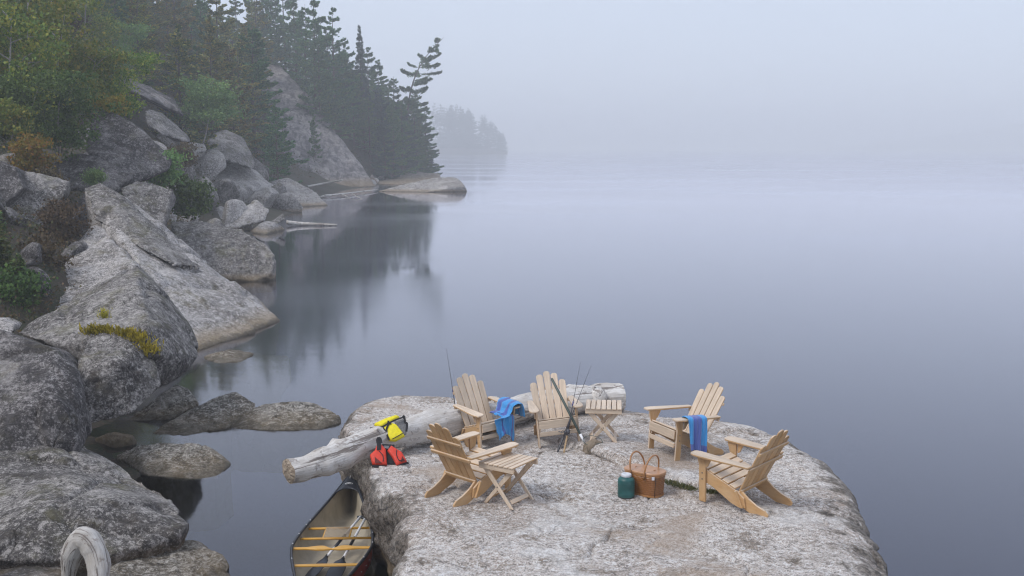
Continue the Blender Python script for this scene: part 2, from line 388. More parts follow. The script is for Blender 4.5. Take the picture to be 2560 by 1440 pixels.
def water():
    m, nt, b = new_mat('lake_water'); nt.nodes.remove(b)
    out = nt.nodes['Material Output']
    g = nt.nodes.new('ShaderNodeNewGeometry')
    mp = nt.nodes.new('ShaderNodeMapping'); nt.links.new(g.outputs['Position'], mp.inputs[0]); mp.inputs['Scale'].default_value = (0.35, 1.0, 1.0)
    f = noise(nt, mp.outputs[0], 0.9, 4, 0.55); f2 = noise(nt, mp.outputs[0], 0.045, 3, 0.5)
    bp = nt.nodes.new('ShaderNodeBump'); bp.inputs['Strength'].default_value = 0.055; bp.inputs['Distance'].default_value = 0.05
    nt.links.new(f, bp.inputs['Height'])
    gl = nt.nodes.new('ShaderNodeBsdfGlossy'); gl.inputs['Color'].default_value = (0.955, 0.95, 1.0, 1)
    nt.links.new(rng_map(nt, f2, 0.35, 0.65, 0.035, 0.14), gl.inputs['Roughness']); nt.links.new(bp.outputs[0], gl.inputs['Normal'])
    tr = nt.nodes.new('ShaderNodeBsdfTransparent'); tr.inputs[0].default_value = (0.80, 0.83, 0.82, 1)
    fr = nt.nodes.new('ShaderNodeFresnel'); fr.inputs['IOR'].default_value = 1.68
    mx = nt.nodes.new('ShaderNodeMixShader')
    nt.links.new(maths(nt, 'ADD', maths(nt, 'MULTIPLY', fr.outputs[0], 1.44), -0.10, True), mx.inputs[0]); nt.links.new(tr.outputs[0], mx.inputs[1]); nt.links.new(gl.outputs[0], mx.inputs[2])
    nt.links.new(mx.outputs[0], out.inputs[0])
    return m

# ------------------------------------------------------------------ water, and a sheet below for its scattered light
def sheet(name, x0, x1, y0, y1, z, mat):
    return tag(link(name, pydata(name, [(x0, y0, z), (x1, y0, z), (x1, y1, z), (x0, y1, z)], [(0, 1, 2, 3)]), mat, None, False), kind='structure')
sheet('water', -2600, 2600, -600, 3200, 0.0, water())
sheet('scatter_sheet', -2600, 2600, -600, 3200, -3.2, scatter_bed())  # added sheet: its colour imitates light scattered within the lake water

# ------------------------------------------------------------------ hillside terrain
SH = [(-10, 2.5), (6, 1.0), (11, -3.6), (13.5, -4.6), (15, -5.2), (17.9, -6.4), (22.5, -8.0), (27, -9.6), (33, -9.6), (43, -12.0), (69, -16.5), (99, -19.0), (135, -21.5), (150, -19.5), (180, -16.5), (205, -15.2), (212, -19), (222, -40), (235, -80), (260, -140)]
SHY = np.array([s[0] for s in SH]); SHX = np.array([s[1] for s in SH])
def shore_x(y): return np.interp(y, SHY, SHX)
def terrain_z(x, y):
    x = np.asarray(x, float); y = np.asarray(y, float)
    t = shore_x(y) - x
    sl = np.interp(y, [10, 30, 45, 100, 150, 210], [0.42, 0.52, 0.60, 0.85, 1.0, 0.85])
    cap = np.interp(y, [10, 60, 120, 205], [11, 20, 26, 17])
    bench = np.interp(y, [10, 30, 45, 65, 100, 125, 150, 168, 185, 210], [5, 5, 7, 10, 14, 19, 20, 10, 2.5, 1.5])      # the boulder belt along the water lies low
    u = np.clip(t / bench, 0, 1); rise = np.maximum(t, 0) * (0.12 + 0.88 * u * u * (3 - 2 * u))
    z = np.where(t > 0, cap * (1 - np.exp(-rise * sl / cap)), t * 1.7)
    n = fbm(np.stack([x * 0.16, y * 0.16, 0 * x], -1).reshape(-1, 3), 4, 3).reshape(x.shape)
    return np.maximum(z + n * 0.55 * np.clip(t / 4, 0, 1), -2.6)
ty = np.concatenate([np.arange(-10, 60, 0.7), np.arange(60, 262, 1.3)])
tt = np.concatenate([np.linspace(-9, 0, 16), np.arange(0.4, 30, 0.7), np.arange(31, 200, 5)])
TY, TT = np.meshgrid(ty, tt, indexing='ij'); TX = shore_x(TY) - TT
TZ = terrain_z(TX, TY)
ni, nj = TX.shape
idx = np.arange(ni * nj).reshape(ni, nj)
Q = np.stack([idx[:-1, :-1], idx[:-1, 1:], idx[1:, 1:], idx[1:, :-1]], -1).reshape(-1, 4)
tag(link('hillside_terrain', np_mesh('hillside_terrain', np.stack([TX, TY, TZ], -1).reshape(-1, 3), Q[:, ::-1]), SOIL), kind='structure')

# ------------------------------------------------------------------ rocks
def hull_mesh(point_sets, voxel, smooth_it):
    bm = bmesh.new()
    for pts in point_sets:
        b2 = bmesh.new()
        for p in pts: b2.verts.new(p)
        r = bmesh.ops.convex_hull(b2, input=b2.verts)
        bmesh.ops.delete(b2, geom=list({e for e in r['geom_unused'] + r['geom_interior'] if isinstance(e, bmesh.types.BMVert)}), context='VERTS')
        tmp = bpy.data.meshes.new('t'); b2.to_mesh(tmp); b2.free(); bm.from_mesh(tmp); bpy.data.meshes.remove(tmp)
    me = bpy.data.meshes.new('rock'); bm.to_mesh(me); bm.free()
    o = bpy.data.objects.new('tmp', me); COL.objects.link(o)
    md = o.modifiers.new('r', 'REMESH'); md.mode = 'VOXEL'; md.voxel_size = voxel
    ms = o.modifiers.new('s', 'SMOOTH'); ms.factor = 0.5; ms.iterations = smooth_it
    dg = bpy.context.evaluated_depsgraph_get()
    out = bpy.data.meshes.new_from_object(o.evaluated_get(dg))
    bpy.data.objects.remove(o); bpy.data.meshes.remove(me)
    return out
def unit_(a): return a / np.linalg.norm(a, axis=-1, keepdims=True)
def roughen(me, size, seed, amp, crack=0.0, facet=1.0):
    n = len(me.vertices); co = np.empty(n * 3, np.float32); me.vertices.foreach_get('co', co); co = co.reshape(-1, 3).astype(float)
    no = np.empty(n * 3, np.float32); me.vertices.foreach_get('normal', no); no = no.reshape(-1, 3)
    f = 1.0 / size
    d = fbm(co * f * 1.3, 3, seed) * 0.014 * size * amp
    d += fbm(co * f * 5.0, 4, seed + 9, 0.55) * 0.009 * size * amp
    r = 1 - np.abs(fbm(co * np.array([f * 1.5, f * 1.5, f * 3.2]), 3, seed + 21))      # joints and ledges
    d -= np.clip((r - 0.90) / 0.10, 0, 1) ** 2 * 0.022 * size * (amp + crack)
    # fracture planes: every nearest-seed cell is tilted a little, with a step to its neighbour
    rg = np.random.default_rng(seed); lo, hi = co.min(0), co.max(0); K = 20
    S_ = lo + rg.random((K, 3)) * (hi - lo); T_ = unit_(rg.normal(0, 1, (K, 3))); wv = co + np.stack([fbm(co * f * 4, 2, seed + 40 + k) for k in range(3)], -1) * 0.03 * size
    near = np.argmin(((wv[:, None, :] - S_[None]) ** 2).sum(-1), 1)
    d += np.einsum('ij,ij->i', co - S_[near], T_[near]) * 0.045 * facet
    co += no * d[:, None]
    me.vertices.foreach_set('co', co.astype(np.float32).ravel()); me.update()
rock_seed = [100]
def rock(label, pts, mat, extra=(), depth=None, base=None, base_k=0.96, res=46, smooth_it=2, amp=1.0, facet=1.0, name='boulder', cat='boulder', group='boulders along the shore'):
    sets = []
    for pp in [pts] + list(extra):
        P = [at(*q) for q in pp]
        c = sum(P, Vector()) / len(P)
        w = max((a - b).length for a in P for b in P)
        dep = depth if depth is not None else w * 0.55
        B = []
        for p in P:
            q = c + (p - c) * 0.72 + Vector((-0.15 * dep, dep, -0.10 * dep)); B.append(q)
        if base is not None:
            for p in P:
                q = c + (p - c) * base_k; B.append(Vector((q.x, q.y + 0.10 * dep, base)))
        sets.append(P + B)
    allp = [p for s in sets for p in s]
    size = max(max(p[k] for p in allp) - min(p[k] for p in allp) for k in range(3))
    me = hull_mesh(sets, size / res, smooth_it)
    rock_seed[0] += 7
    roughen(me, min(size, 9) * 0.8, rock_seed[0], amp, facet=facet)
    lo = Vector((sum(p.x for p in allp) / len(allp), sum(p.y for p in allp) / len(allp), min(p.z for p in allp)))
    me.transform(Matrix.Translation(-lo))
    o = link(name, me, mat); o.location = lo
    return tag(o, label, cat, group)

rock('broad grey slab in the lower left corner tapering to a point in the water',
     [(-90, 1096, 16.3), (90, 1098, 16.3), (190, 1146, 16), (300, 1201, 15.1), (400, 1261, 14.4), (474, 1312, 13.8), (452, 1336, 13.5), (290, 1382, 13.0), (100, 1400, 12.7), (-90, 1405, 12.6), (150, 1280, 13.35), (285, 1275, 13.6)], G_MID, depth=1.2, base=-1.0, base_k=.66, res=90, smooth_it=1)
rock('flat brown rock at the bottom edge left of the canoe',
     [(240, 1382, 13.6), (330, 1352, 13.8), (420, 1346, 13.9), (500, 1353, 13.8), (560, 1383, 13.5), (580, 1406, 13.35), (574, 1442, 0.02), (430, 1510, .1), (240, 1500, .2)], G_WET, depth=.4, base=-1.0, res=64, smooth_it=1)
rock('dark rock in the bottom left corner beside the curved driftwood',
     [(-70, 1368, 13.4), (60, 1374, 13.4), (150, 1384, 13.3), (184, 1420, 13), (110, 1520, .3), (-70, 1520, .3)], G_DARK, depth=.6, base=-.8, res=60, amp=1.6)
rock('tall lichen covered boulder at the left edge with a knob on its side',
     [(-90, 800, 18.52), (0, 822, 18.14), (60, 848, 17.77), (140, 870, 17.58), (190, 930, 17.39), (207, 1000, 17.01), (217, 1080, 16.73), (206, 1146, 16.54), (100, 1142, 15.88), (-90, 1135, 15.50), (120, 960, 16.73), (60, 1040, 16.16), (170, 1010, 16.54)], G_DARK,
     extra=[[(98, 1005, 16.25), (125, 988, 16.35), (165, 1012, 16.25), (188, 1060, 16.16), (200, 1140, 16.16), (130, 1125, 15.97), (96, 1060, 15.97)]], depth=1.2, res=80, smooth_it=1)
rock('big pyramid shaped boulder with a dark right face and yellow moss below it',
     [(345, 655, 23.2), (425, 745, 22.4), (472, 830, 21.3), (496, 892, 20.5), (474, 925, 20.1), (400, 966, 19.5), (300, 960, 18.9), (100, 850, 19.2), (38, 835, 20.2), (150, 760, 22.2), (250, 700, 23), (350, 700, 21.6), (368, 815, 19.3), (392, 880, 18.8)], G_MID, depth=2.0, res=90, smooth_it=1)
rock('rounded front boulder rimmed with yellow moss above the dark pool',
     [(213, 848, 18.9), (260, 831, 19.2), (330, 835, 19.2), (378, 870, 19.1), (398, 930, 18.8), (404, 964, 18.6), (330, 1034, 18.0), (210, 1066, 17.6), (196, 960, 17.8), (192, 900, 18.2), (300, 900, 18.1)], G_MID, depth=1.2, res=64)
rock('long tilted granite slab running down to a point at the waterline',
     [(203, 468, 38), (250, 457, 38.6), (310, 493, 38), (420, 598, 37), (470, 638, 36.5), (560, 718, 35.4), (625, 763, 34.6), (694, 803, 0), (600, 842, 0), (500, 877, 0), (440, 770, 30.8), (350, 663, 32), (300, 600, 34), (238, 550, 36)], G_LIGHT, depth=3, base=-1.2, res=90, smooth_it=1)
rock('long narrow ridge of rock lying along the top of the tilted slab',
     [(203, 467, 37.0), (250, 456, 37.6), (310, 492, 37.0), (420, 597, 35.9), (478, 644, 35.4), (505, 676, 34.6), (440, 668, 33.0), (372, 634, 33.2), (300, 590, 34.2), (236, 548, 35.2), (300, 545, 35.0), (400, 620, 34.0)], G_MID, depth=1.2, res=80, smooth_it=1)
rock('pale triangular slab behind the pyramid boulder',
     [(240, 555, 35.6), (330, 650, 33), (346, 668, 31.4), (260, 712, 30.4), (150, 768, 29.6), (60, 832, 27.8), (38, 802, 28.8), (110, 720, 31.4), (180, 620, 34)], G_LIGHT, depth=2, res=60, smooth_it=1)
rock('blocky grey boulder overhanging the water right of the long slab',
     [(428, 552, 46.5), (520, 553, 46.5), (600, 578, 46), (660, 608, 45), (688, 638, 44.4), (682, 682, 43.8), (640, 704, 0), (560, 692, 43.3), (500, 662, 43.3), (438, 612, 44)], G_MID, depth=2.6, base=-.6, res=60, smooth_it=1)
rock('dark speckled angular block beneath the yellow leaved bush',
     [(222, 282, 47.5), (260, 270, 47.5), (330, 308, 47), (402, 368, 46.5), (428, 402, 46), (420, 424, 45.6), (340, 452, 44.6), (280, 480, 44), (212, 370, 45.5), (232, 420, 44.5)], G_DARK, depth=3, res=60, smooth_it=2)
rock('dark speckled boulder under the birch thicket',
     [(125, 412, 44.5), (200, 383, 45), (250, 393, 44.5), (332, 440, 43.4), (292, 482, 42.8), (170, 474, 42.3)], G_DARK, depth=2.5, res=46, smooth_it=1)
rock('weathered grey boulder in the middle of the pile beside the green shrub',
     [(300, 470, 42.4), (345, 452, 43.4), (400, 478, 43.4), (434, 474, 43.2), (430, 502, 42.9), (412, 560, 41.8), (402, 592, 41.4), (330, 545, 41.4), (308, 502, 41.9)], G_MID, depth=2, res=46, smooth_it=1)
rock('sharp blade shaped rock near the left edge',
     [(48, 424, 37), (176, 448, 37.6), (166, 482, 37), (82, 602, 35.6), (18, 562, 35.6), (8, 470, 36)], G_MID, depth=1.4, res=50, smooth_it=2)
rock('dark rock cut by the left edge below the birch thicket',
     [(-80, 376, 36), (40, 414, 36), (62, 470, 35.6), (0, 524, 35), (-80, 540, 35)], G_DARK, depth=2, res=40)
rock('pale rock cut by the left edge beside the birch trunk',
     [(-80, 246, 41.5), (8, 262, 41.5), (18, 330, 41), (-80, 372, 40.4)], G_LIGHT, depth=2, res=36)
rock('shadowed rock wedged between the blade rock and the long slab',
     [(146, 560, 37.8), (212, 478, 38.8), (242, 540, 37.8), (218, 604, 36.8), (158, 604, 36.8)], G_DARK, depth=1.2, res=40)
rock('small pale stone at the left edge above the tall boulder',
     [(-60, 800, 23), (10, 793, 23), (42, 812, 22.8), (30, 836, 22.4), (-60, 850, 22)], G_LIGHT, depth=.8, res=36)
rock('small grey stone among the dead leaves on the left',
     [(70, 616, 33), (100, 606, 33), (124, 622, 32.8), (110, 640, 32.4), (76, 640, 32.4)], G_LIGHT, depth=.5, res=30)
rock('large smooth pale boulder beyond the overhanging block',
     [(478, 402, 94), (522, 373, 96), (582, 398, 96), (642, 428, 96), (692, 468, 94), (705, 490, 93), (694, 524, 0), (545, 524, 88), (468, 505, 86), (462, 450, 88), (590, 470, 88)], G_LIGHT, depth=6, base=-1, res=60, smooth_it=2)
rock('rounded boulder touching the water in front of the cliff',
     [(688, 456, 107), (740, 450, 107), (792, 480, 103), (824, 514, 0), (700, 520, 0), (678, 484, 99)], G_LIGHT, depth=4, base=-1, res=46)
rock('upper wedge of the small stones below the smooth pale boulder',
     [(543, 566, 68.5), (640, 498, 72), (674, 524, 71), (662, 552, 69.5), (580, 574, 68)], G_LIGHT, depth=1.5, res=40)
rock('left stone of the small cluster at the waterline',
     [(523, 526, 74), (550, 514, 75), (602, 530, 73), (545, 562, 71)], G_LIGHT, depth=1.5, res=36)
rock('right pale stone of the small cluster with its foot in the water',
     [(618, 578, 0.05), (655, 550, .7), (690, 556, .6), (718, 574, 0), (660, 588, 0)], G_LIGHT, depth=1.0, base=-.5, res=36)
rock('thin tilted stone leaning on the small cluster',
     [(672, 556, 70), (708, 532, 71), (714, 548, 70.5), (690, 562, 69.8)], G_MID, depth=.8, res=30)
rock('low flat stone left of the small cluster',
     [(552, 578, .1), (575, 570, .4), (606, 574, .3), (614, 584, 0), (560, 590, 0)], G_LIGHT, depth=.6, base=-.5, res=30)
rock('long pinkish ledge sloping down the wooded hillside',
     [(228, 178, 80), (330, 193, 85), (440, 246, 85), (462, 290, 83), (400, 262, 81), (340, 232, 79), (250, 196, 77)], G_CLIFF, depth=5, res=46)
rock('dark slanting slab below the pinkish ledge',
     [(356, 266, 75), (400, 280, 76), (468, 342, 77), (472, 358, 75), (400, 336, 72), (362, 310, 72)], G_MID, depth=4, res=40)
rock('small block on the hillside at the foot of a slim birch',
     [(200, 142, 78), (238, 143, 78), (244, 162, 77), (204, 168, 76)], G_CLIFF, depth=2, res=30)
rock('rounded dark boulder under the small round tree',
     [(513, 340, 93), (560, 323, 95), (606, 338, 95), (638, 395, 93), (640, 428, 91), (560, 402, 88), (513, 372, 89)], G_MID, depth=5, res=46)
rock('flat overhanging ledge left of the small round tree',
     [(418, 344, 86), (470, 372, 86), (512, 360, 86), (517, 374, 85), (470, 402, 83), (423, 397, 82)], G_LIGHT, depth=3, res=46)
rock('steep streaked granite cliff rising from the lake below the pines',
     [(715, 182, 168), (780, 250, 166), (845, 340, 162), (880, 410, 158), (944, 467, 0), (850, 471, 0), (770, 474, 0), (690, 444, 140), (650, 320, 148), (640, 230, 158), (760, 380, 151), (800, 420, 148), (600, 150, 176), (560, 210, 164), (690, 160, 174)], G_CLIFF, depth=16, base=-1.5, res=90, smooth_it=1, amp=1.2, name='cliff', cat='cliff', group=None)
rock('brown shore rocks at the foot of the headland trees',
     [(888, 458, 0), (960, 434, 182), (1010, 422, 188), (1100, 434, 188), (1114, 450, 174), (1000, 464, 0)], G_CLIFF, depth=6, base=-1, res=50, amp=1.6)
rock('long low whaleback rock lying off the headland',
     [(946, 479, 0), (1000, 461, 133), (1080, 445, 135), (1142, 443, 135), (1161, 466, 132), (1166, 477, 0.05), (1050, 481, 0)], G_LIGHT, depth=5, base=-1, res=60, smooth_it=1)
rock('long low rounded rock in the water left of the log',
     [(562, 1064, 0), (596, 1038, 21.1), (660, 1009, 21.3), (740, 997, 21.4), (800, 1006, 21.3), (850, 1038, 21), (858, 1056, 0), (800, 1074, 0), (690, 1076, 0), (590, 1072, 0)], G_WET, depth=.5, base=-.9, res=70, smooth_it=2)
rock('tilted dark rock standing in the water beside the long low rock',
     [(380, 1084, 0), (440, 1046, 20.9), (540, 992, 21.6), (590, 980, 21.8), (640, 1008, 21.6), (630, 1046, 0), (560, 1072, 0), (460, 1088, 0)], G_WET, smooth_it=1, depth=.4, base=-.9, res=60)
rock('brown diamond shaped rock in the dark pool',
     [(290, 1140, 18.2), (340, 1110, 18.3), (420, 1102, 18.4), (500, 1105, 18.4), (548, 1128, 18.2), (580, 1158, 18.0), (544, 1194, 0), (480, 1200, 0), (370, 1188, 0)], G_WET, smooth_it=1, depth=.3, base=-.9, res=60)
rock('sloping rock leaning below the mossy boulder at the dark pool',
     [(310, 1054, 21), (400, 988, 21.8), (440, 958, 22.1), (472, 972, 22.1), (500, 1006, 21.8), (430, 1044, 21.1), (336, 1066, 20.8)], G_WET, smooth_it=1, depth=.5, base=-.8, res=50)
rock('small flat rock breaking the surface off the slab point',
     [(512, 892, .02), (560, 878, .16), (636, 884, .03), (600, 912, -.03), (540, 918, -.06)], G_WET, depth=1.0, base=-1.0, res=46)
rock('olive slab lying under the water off the slab point',
     [(420, 960, -.12), (520, 900, -.1), (640, 880, -.12), (735, 884, -.45), (700, 930, -.5), (560, 960, -.4)], G_WET, depth=.6, base=-1.4, res=40)
rock('small dark stone half sunk in the shaded pool',
     [(236, 1096, .05), (270, 1084, .2), (330, 1094, .12), (342, 1110, 0), (290, 1128, -.05)], G_MID, depth=.4, base=-.5, res=30)

# ---- the big ledge that carries the chairs
ZT = 1.25
PLAT_PX = [(868, 1058), (851, 1086), (884, 1104), (922, 1130), (916, 1165), (906, 1192), (930, 1228), (975, 1268), (1008, 1300), (990, 1326), (976, 1345), (1002, 1374), (996, 1398), (974, 1425), (968, 1470), (985, 1560), (1010, 1720), (1120, 1950), (1500, 2050), (1950, 1900), (2150, 1650), (2208, 1470), (2210, 1400), (2192, 1330), (2166, 1262), (2138, 1208), (2090, 1165), (2045, 1132), (1985, 1100), (1920, 1076), (1850, 1054), (1700, 1040), (1560, 1030), (1440, 1030), (1320, 1028), (1200, 1014), (1110, 1006), (1000, 1004), (925, 1016), (885, 1036)]
def catmull(P, per=24):
    P = [np.array(p, float) for p in P]; n = len(P); out = []
    for i in range(n):
        a, b, c, d = P[i - 1], P[i], P[(i + 1) % n], P[(i + 2) % n]
        for k in range(per):
            t = k / per
            out.append(0.5 * ((2 * b) + (-a + c) * t + (2 * a - 5 * b + 4 * c - d) * t * t + (-a + 3 * b - 3 * c + d) * t ** 3))
    return np.array(out)
op = catmull([tuple(at_z(x, y, ZT - 0.10))[:2] for x, y in PLAT_PX])
seg = np.linalg.norm(np.roll(op, -1, 0) - op, axis=1); cum = np.concatenate([[0], np.cumsum(seg)])
NA = 760
sa = np.linspace(0, cum[-1], NA, endpoint=False)
opx = np.interp(sa, cum, np.append(op[:, 0], op[0, 0])); opy = np.interp(sa, cum, np.append(op[:, 1], op[0, 1]))
outline = np.stack([opx, opy], -1)
ctr = np.array(tuple(at_z(1560, 1260, ZT))[:2])
STEP = [np.array(tuple(at_z(x, y, ZT))[:2]) for x, y in [(1300, 1098), (1400, 1112), (1500, 1144), (1560, 1168), (1640, 1190), (1740, 1222), (1850, 1246), (1960, 1250)]]
STEPH = [0.0, .04, .15, .13, .09, .06, .04, 0.0]
def step_h(xy):
    best = np.full(len(xy), 1e9); h = np.zeros(len(xy))
    for i in range(len(STEP) - 1):
        a, b = STEP[i], STEP[i + 1]; d = b - a; L = np.linalg.norm(d); d = d / L; n = np.array([-d[1], d[0]])
        if n[1] < 0: n = -n
        s = (xy - a) @ d; q = (xy - a) @ n; sc = np.clip(s / L, 0, 1)
        dist = np.hypot(s - sc * L, q)
        hh = (STEPH[i] * (1 - sc) + STEPH[i + 1] * sc) * np.clip(q / 0.05 + 0.5, 0, 1) * np.exp(-np.maximum(q, 0) / 0.9)
        m = dist < best; best = np.where(m, dist, best); h = np.where(m, hh, h)
    return h
rows = []
NT = 190
radius = np.linalg.norm(outline - ctr, axis=1)
edge_w = np.interp(opx, [-1.6, 0.5, 2.5], [0.20, 0.4, 0.75])          # how far in from the rim the top starts to round over
for i in range(1, NT + 1):
    s = 1 - (1 - i / NT) ** 1.25
    p = ctr + (outline - ctr) * s
    d = radius * (1 - s)
    k = np.clip(1 - d / edge_w, 0, 1)
    drop = 0.30 * (1 - np.sqrt(np.maximum(1 - k ** 2, 0)))
    z = ZT + step_h(p) - drop
    rows.append(np.column_stack([p, z]))
NS = 44
nrm = outline - ctr; nrm = nrm / np.linalg.norm(nrm, axis=1)[:, None]
for i in range(1, NS + 1):
    u = i / NS
    z = (ZT - 0.30) * (1 - u) + (-1.6) * u
    canoe_side = np.clip((0.2 - opx) / 0.8, 0, 1) * np.clip((16.4 - opy) / 0.8, 0, 1)
    bulge = 0.08 * math.sin(min(1, u * 2.6) * math.pi) * (1 - canoe_side) - 0.5 * max(0, u - 0.22) - canoe_side * 0.34 * min(1, u * 2.2)
    p = outline + nrm * bulge[:, None]
    rows.append(np.column_stack([p, np.full(NA, z)]))
V = np.concatenate([np.array([[ctr[0], ctr[1], ZT]])] + rows)
nr = len(rows); idx = np.arange(nr * NA).reshape(nr, NA) + 1
Q = np.stack([idx[:-1], np.roll(idx[:-1], -1, 1), np.roll(idx[1:], -1, 1), idx[1:]], -1).reshape(-1, 4)
me = np_mesh('ledge', V, Q[:, ::-1])
bm = bmesh.new(); bm.from_mesh(me); bm.verts.ensure_lookup_table()
for k in range(NA): bm.faces.new((bm.verts[0], bm.verts[1 + k], bm.verts[1 + (k + 1) % NA]))
bmesh.ops.recalc_face_normals(bm, faces=bm.faces); bm.to_mesh(me); bm.free(); me.update()
n = len(me.vertices); no = np.empty(n * 3, np.float32); me.vertices.foreach_get('normal', no); no = no.reshape(-1, 3)
side = np.clip(1 - no[:, 2:3] * 1.15, 0, 1)[:, 0]
d = fbm(V * 0.75, 3, 5) * (0.035 + 0.075 * side) + fbm(V * 2.6, 4, 11, 0.55) * (0.016 + 0.045 * side) + fbm(V * 9, 3, 15) * (0.005 + 0.008 * side)
crk = 1 - np.abs(fbm(V * np.array([0.55, 0.8, 0.6]) + 4.2, 3, 31)); d -= np.clip((crk - 0.955) / 0.045, 0, 1) ** 2 * 0.05
rg = np.random.default_rng(4); K = 170; S_ = np.column_stack([rg.uniform(-3, 5, K), rg.uniform(7, 18, K), rg.uniform(-1.5, 1.4, K)]); T_ = unit_(rg.normal(0, 1, (K, 3)))
wv = V + np.stack([fbm(V * 2.2, 2, 60 + k) for k in range(3)], -1) * 0.12
near = np.concatenate([np.argmin(((w_[:, None, :] - S_[None]) ** 2).sum(-1), 1) for w_ in np.array_split(wv, 40)])
d += np.einsum('ij,ij->i', V - S_[near], T_[near]) * (0.016 + 0.10 * side)
V = V + no * d[:, None]
me.vertices.foreach_set('co', V.astype(np.float32).ravel()); me.update()
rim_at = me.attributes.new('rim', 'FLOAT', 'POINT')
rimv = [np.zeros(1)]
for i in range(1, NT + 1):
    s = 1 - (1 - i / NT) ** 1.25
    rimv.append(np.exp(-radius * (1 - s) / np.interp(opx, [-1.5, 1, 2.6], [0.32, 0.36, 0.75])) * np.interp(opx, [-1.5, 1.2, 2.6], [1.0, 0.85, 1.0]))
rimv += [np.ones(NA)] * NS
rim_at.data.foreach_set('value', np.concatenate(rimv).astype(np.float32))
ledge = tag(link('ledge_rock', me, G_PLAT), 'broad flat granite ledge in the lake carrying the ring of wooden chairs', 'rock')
LEDGE_BVH = BVHTree.FromPolygons([tuple(v) for v in V], [tuple(p.vertices) for p in me.polygons])
def gz(x, y):
    h = LEDGE_BVH.ray_cast(Vector((x, y, 6)), Vector((0, 0, -1)))
    return h[0].z if h[0] is not None else ZT
def on_ledge(px, py):
    h = LEDGE_BVH.ray_cast(Vector((0, 0, CAMZ)), ray(px, py).normalized())
    return h[0].copy() if h[0] is not None else at_z(px, py, ZT)

#PART2
# ------------------------------------------------------------------ foliage
def diamonds(C, D, U, L, Wd):
    """leaf faces: centre C, long axis D, side axis U (all (n,3)), length L, width Wd (n,)"""
    n = len(C); a = D * (L * 0.5)[:, None]; b = U * (Wd * 0.5)[:, None]
    V = np.stack([C - a, C + b - a * 0.1, C + a, C - b - a * 0.1], 1).reshape(-1, 3)
    return V, np.arange(n * 4).reshape(n, 4)
def unit(a): return a / np.maximum(np.linalg.norm(a, axis=-1, keepdims=True), 1e-9)

def pine_protos(h, spread, seed, first=0.16, droop=0.05, per=5, gap=0.42, ragged=0.5, lean=0.0, flag=0.0, dens=1.0, power=0.8, nl=0.34):
    """returns trunk mesh, crown mesh; horizontal sprays of needles on whorled branches"""
    g = np.random.default_rng(seed); r = random.Random(seed)
    trunk = Shape()
    axis = lambda z: Vector((lean * (z / h) ** 4 * h, 0.10 * math.sin(z * 0.5 + seed), z))
    zs = [h * k / 12 for k in range(13)]
    trunk.tube([axis(z) for z in zs], [max(0.012, 0.014 * h * (1 - z / h) ** 0.8) for z in zs], 7)
    C = []; D = []; L = []
    z = h * first
    while z < h * 0.99:
        f = (z / h - first) / (1 - first)
        base = spread * (1 - f) ** power + 0.12
        for k in range(per if f < 0.9 else 3):
            az = r.uniform(0, 2 * math.pi)
            ln = base * r.uniform(1 - ragged, 1.08)
            if flag: ln *= max(0.15, 1 + flag * math.cos(az))
            o = axis(min(h * .99, z + r.uniform(-0.33, 0.33) * gap))
            up = r.uniform(-0.05, 0.30) - droop * 2 + 0.25 * f
            pts = [o + Vector((math.cos(az), math.sin(az), 0)) * ln * t + Vector((0, 0, up * ln * t - droop * ln * t * t + 0.10 * ln * t ** 3)) for t in (0, .33, .66, 1)]
            trunk.tube(pts, [0.010 + 0.012 * ln * (1 - t) for t in (0, .33, .66, .97)], 4, cap=False)
            n = int((20 + 48 * ln) * dens)
            t = np.sqrt(g.uniform(0.06, 1, n))
            d0 = np.array([math.cos(az), math.sin(az), 0]); s0 = np.array([-math.sin(az), math.cos(az), 0])
            wside = 0.34 * ln * (1.05 - t) * 1.3 + 0.10
            lat = g.uniform(-1, 1, n) * wside
            c = np.array(o) + d0 * (t * ln)[:, None] + s0 * lat[:, None]
            c[:, 2] += up * ln * t - droop * ln * t * t + 0.10 * ln * t ** 3 + g.normal(0, 0.075, n) - np.abs(lat) * 0.10
            dd = d0 * 0.75 + s0 * (np.sign(lat) * g.uniform(0.1, 0.9, n))[:, None] + g.normal(0, 0.28, (n, 3)); dd[:, 2] += 0.20
            C.append(c); D.append(dd); L.append(g.uniform(0.6, 1.3, n) * nl)
        z += gap * r.uniform(0.7, 1.25) * (0.75 + 0.5 * (1 - f))
    C = np.concatenate(C); D = unit(np.concatenate(D)); L = np.concatenate(L)
    U = unit(np.cross(D, unit(np.random.default_rng(seed + 5).normal(0, 1, D.shape) * 0.5 + np.array([0, 0, 1]))))
    V, Qd = diamonds(C, D, U, L, L * 0.42)
    return trunk.mesh('trunk'), np_mesh('crown', V, Qd)

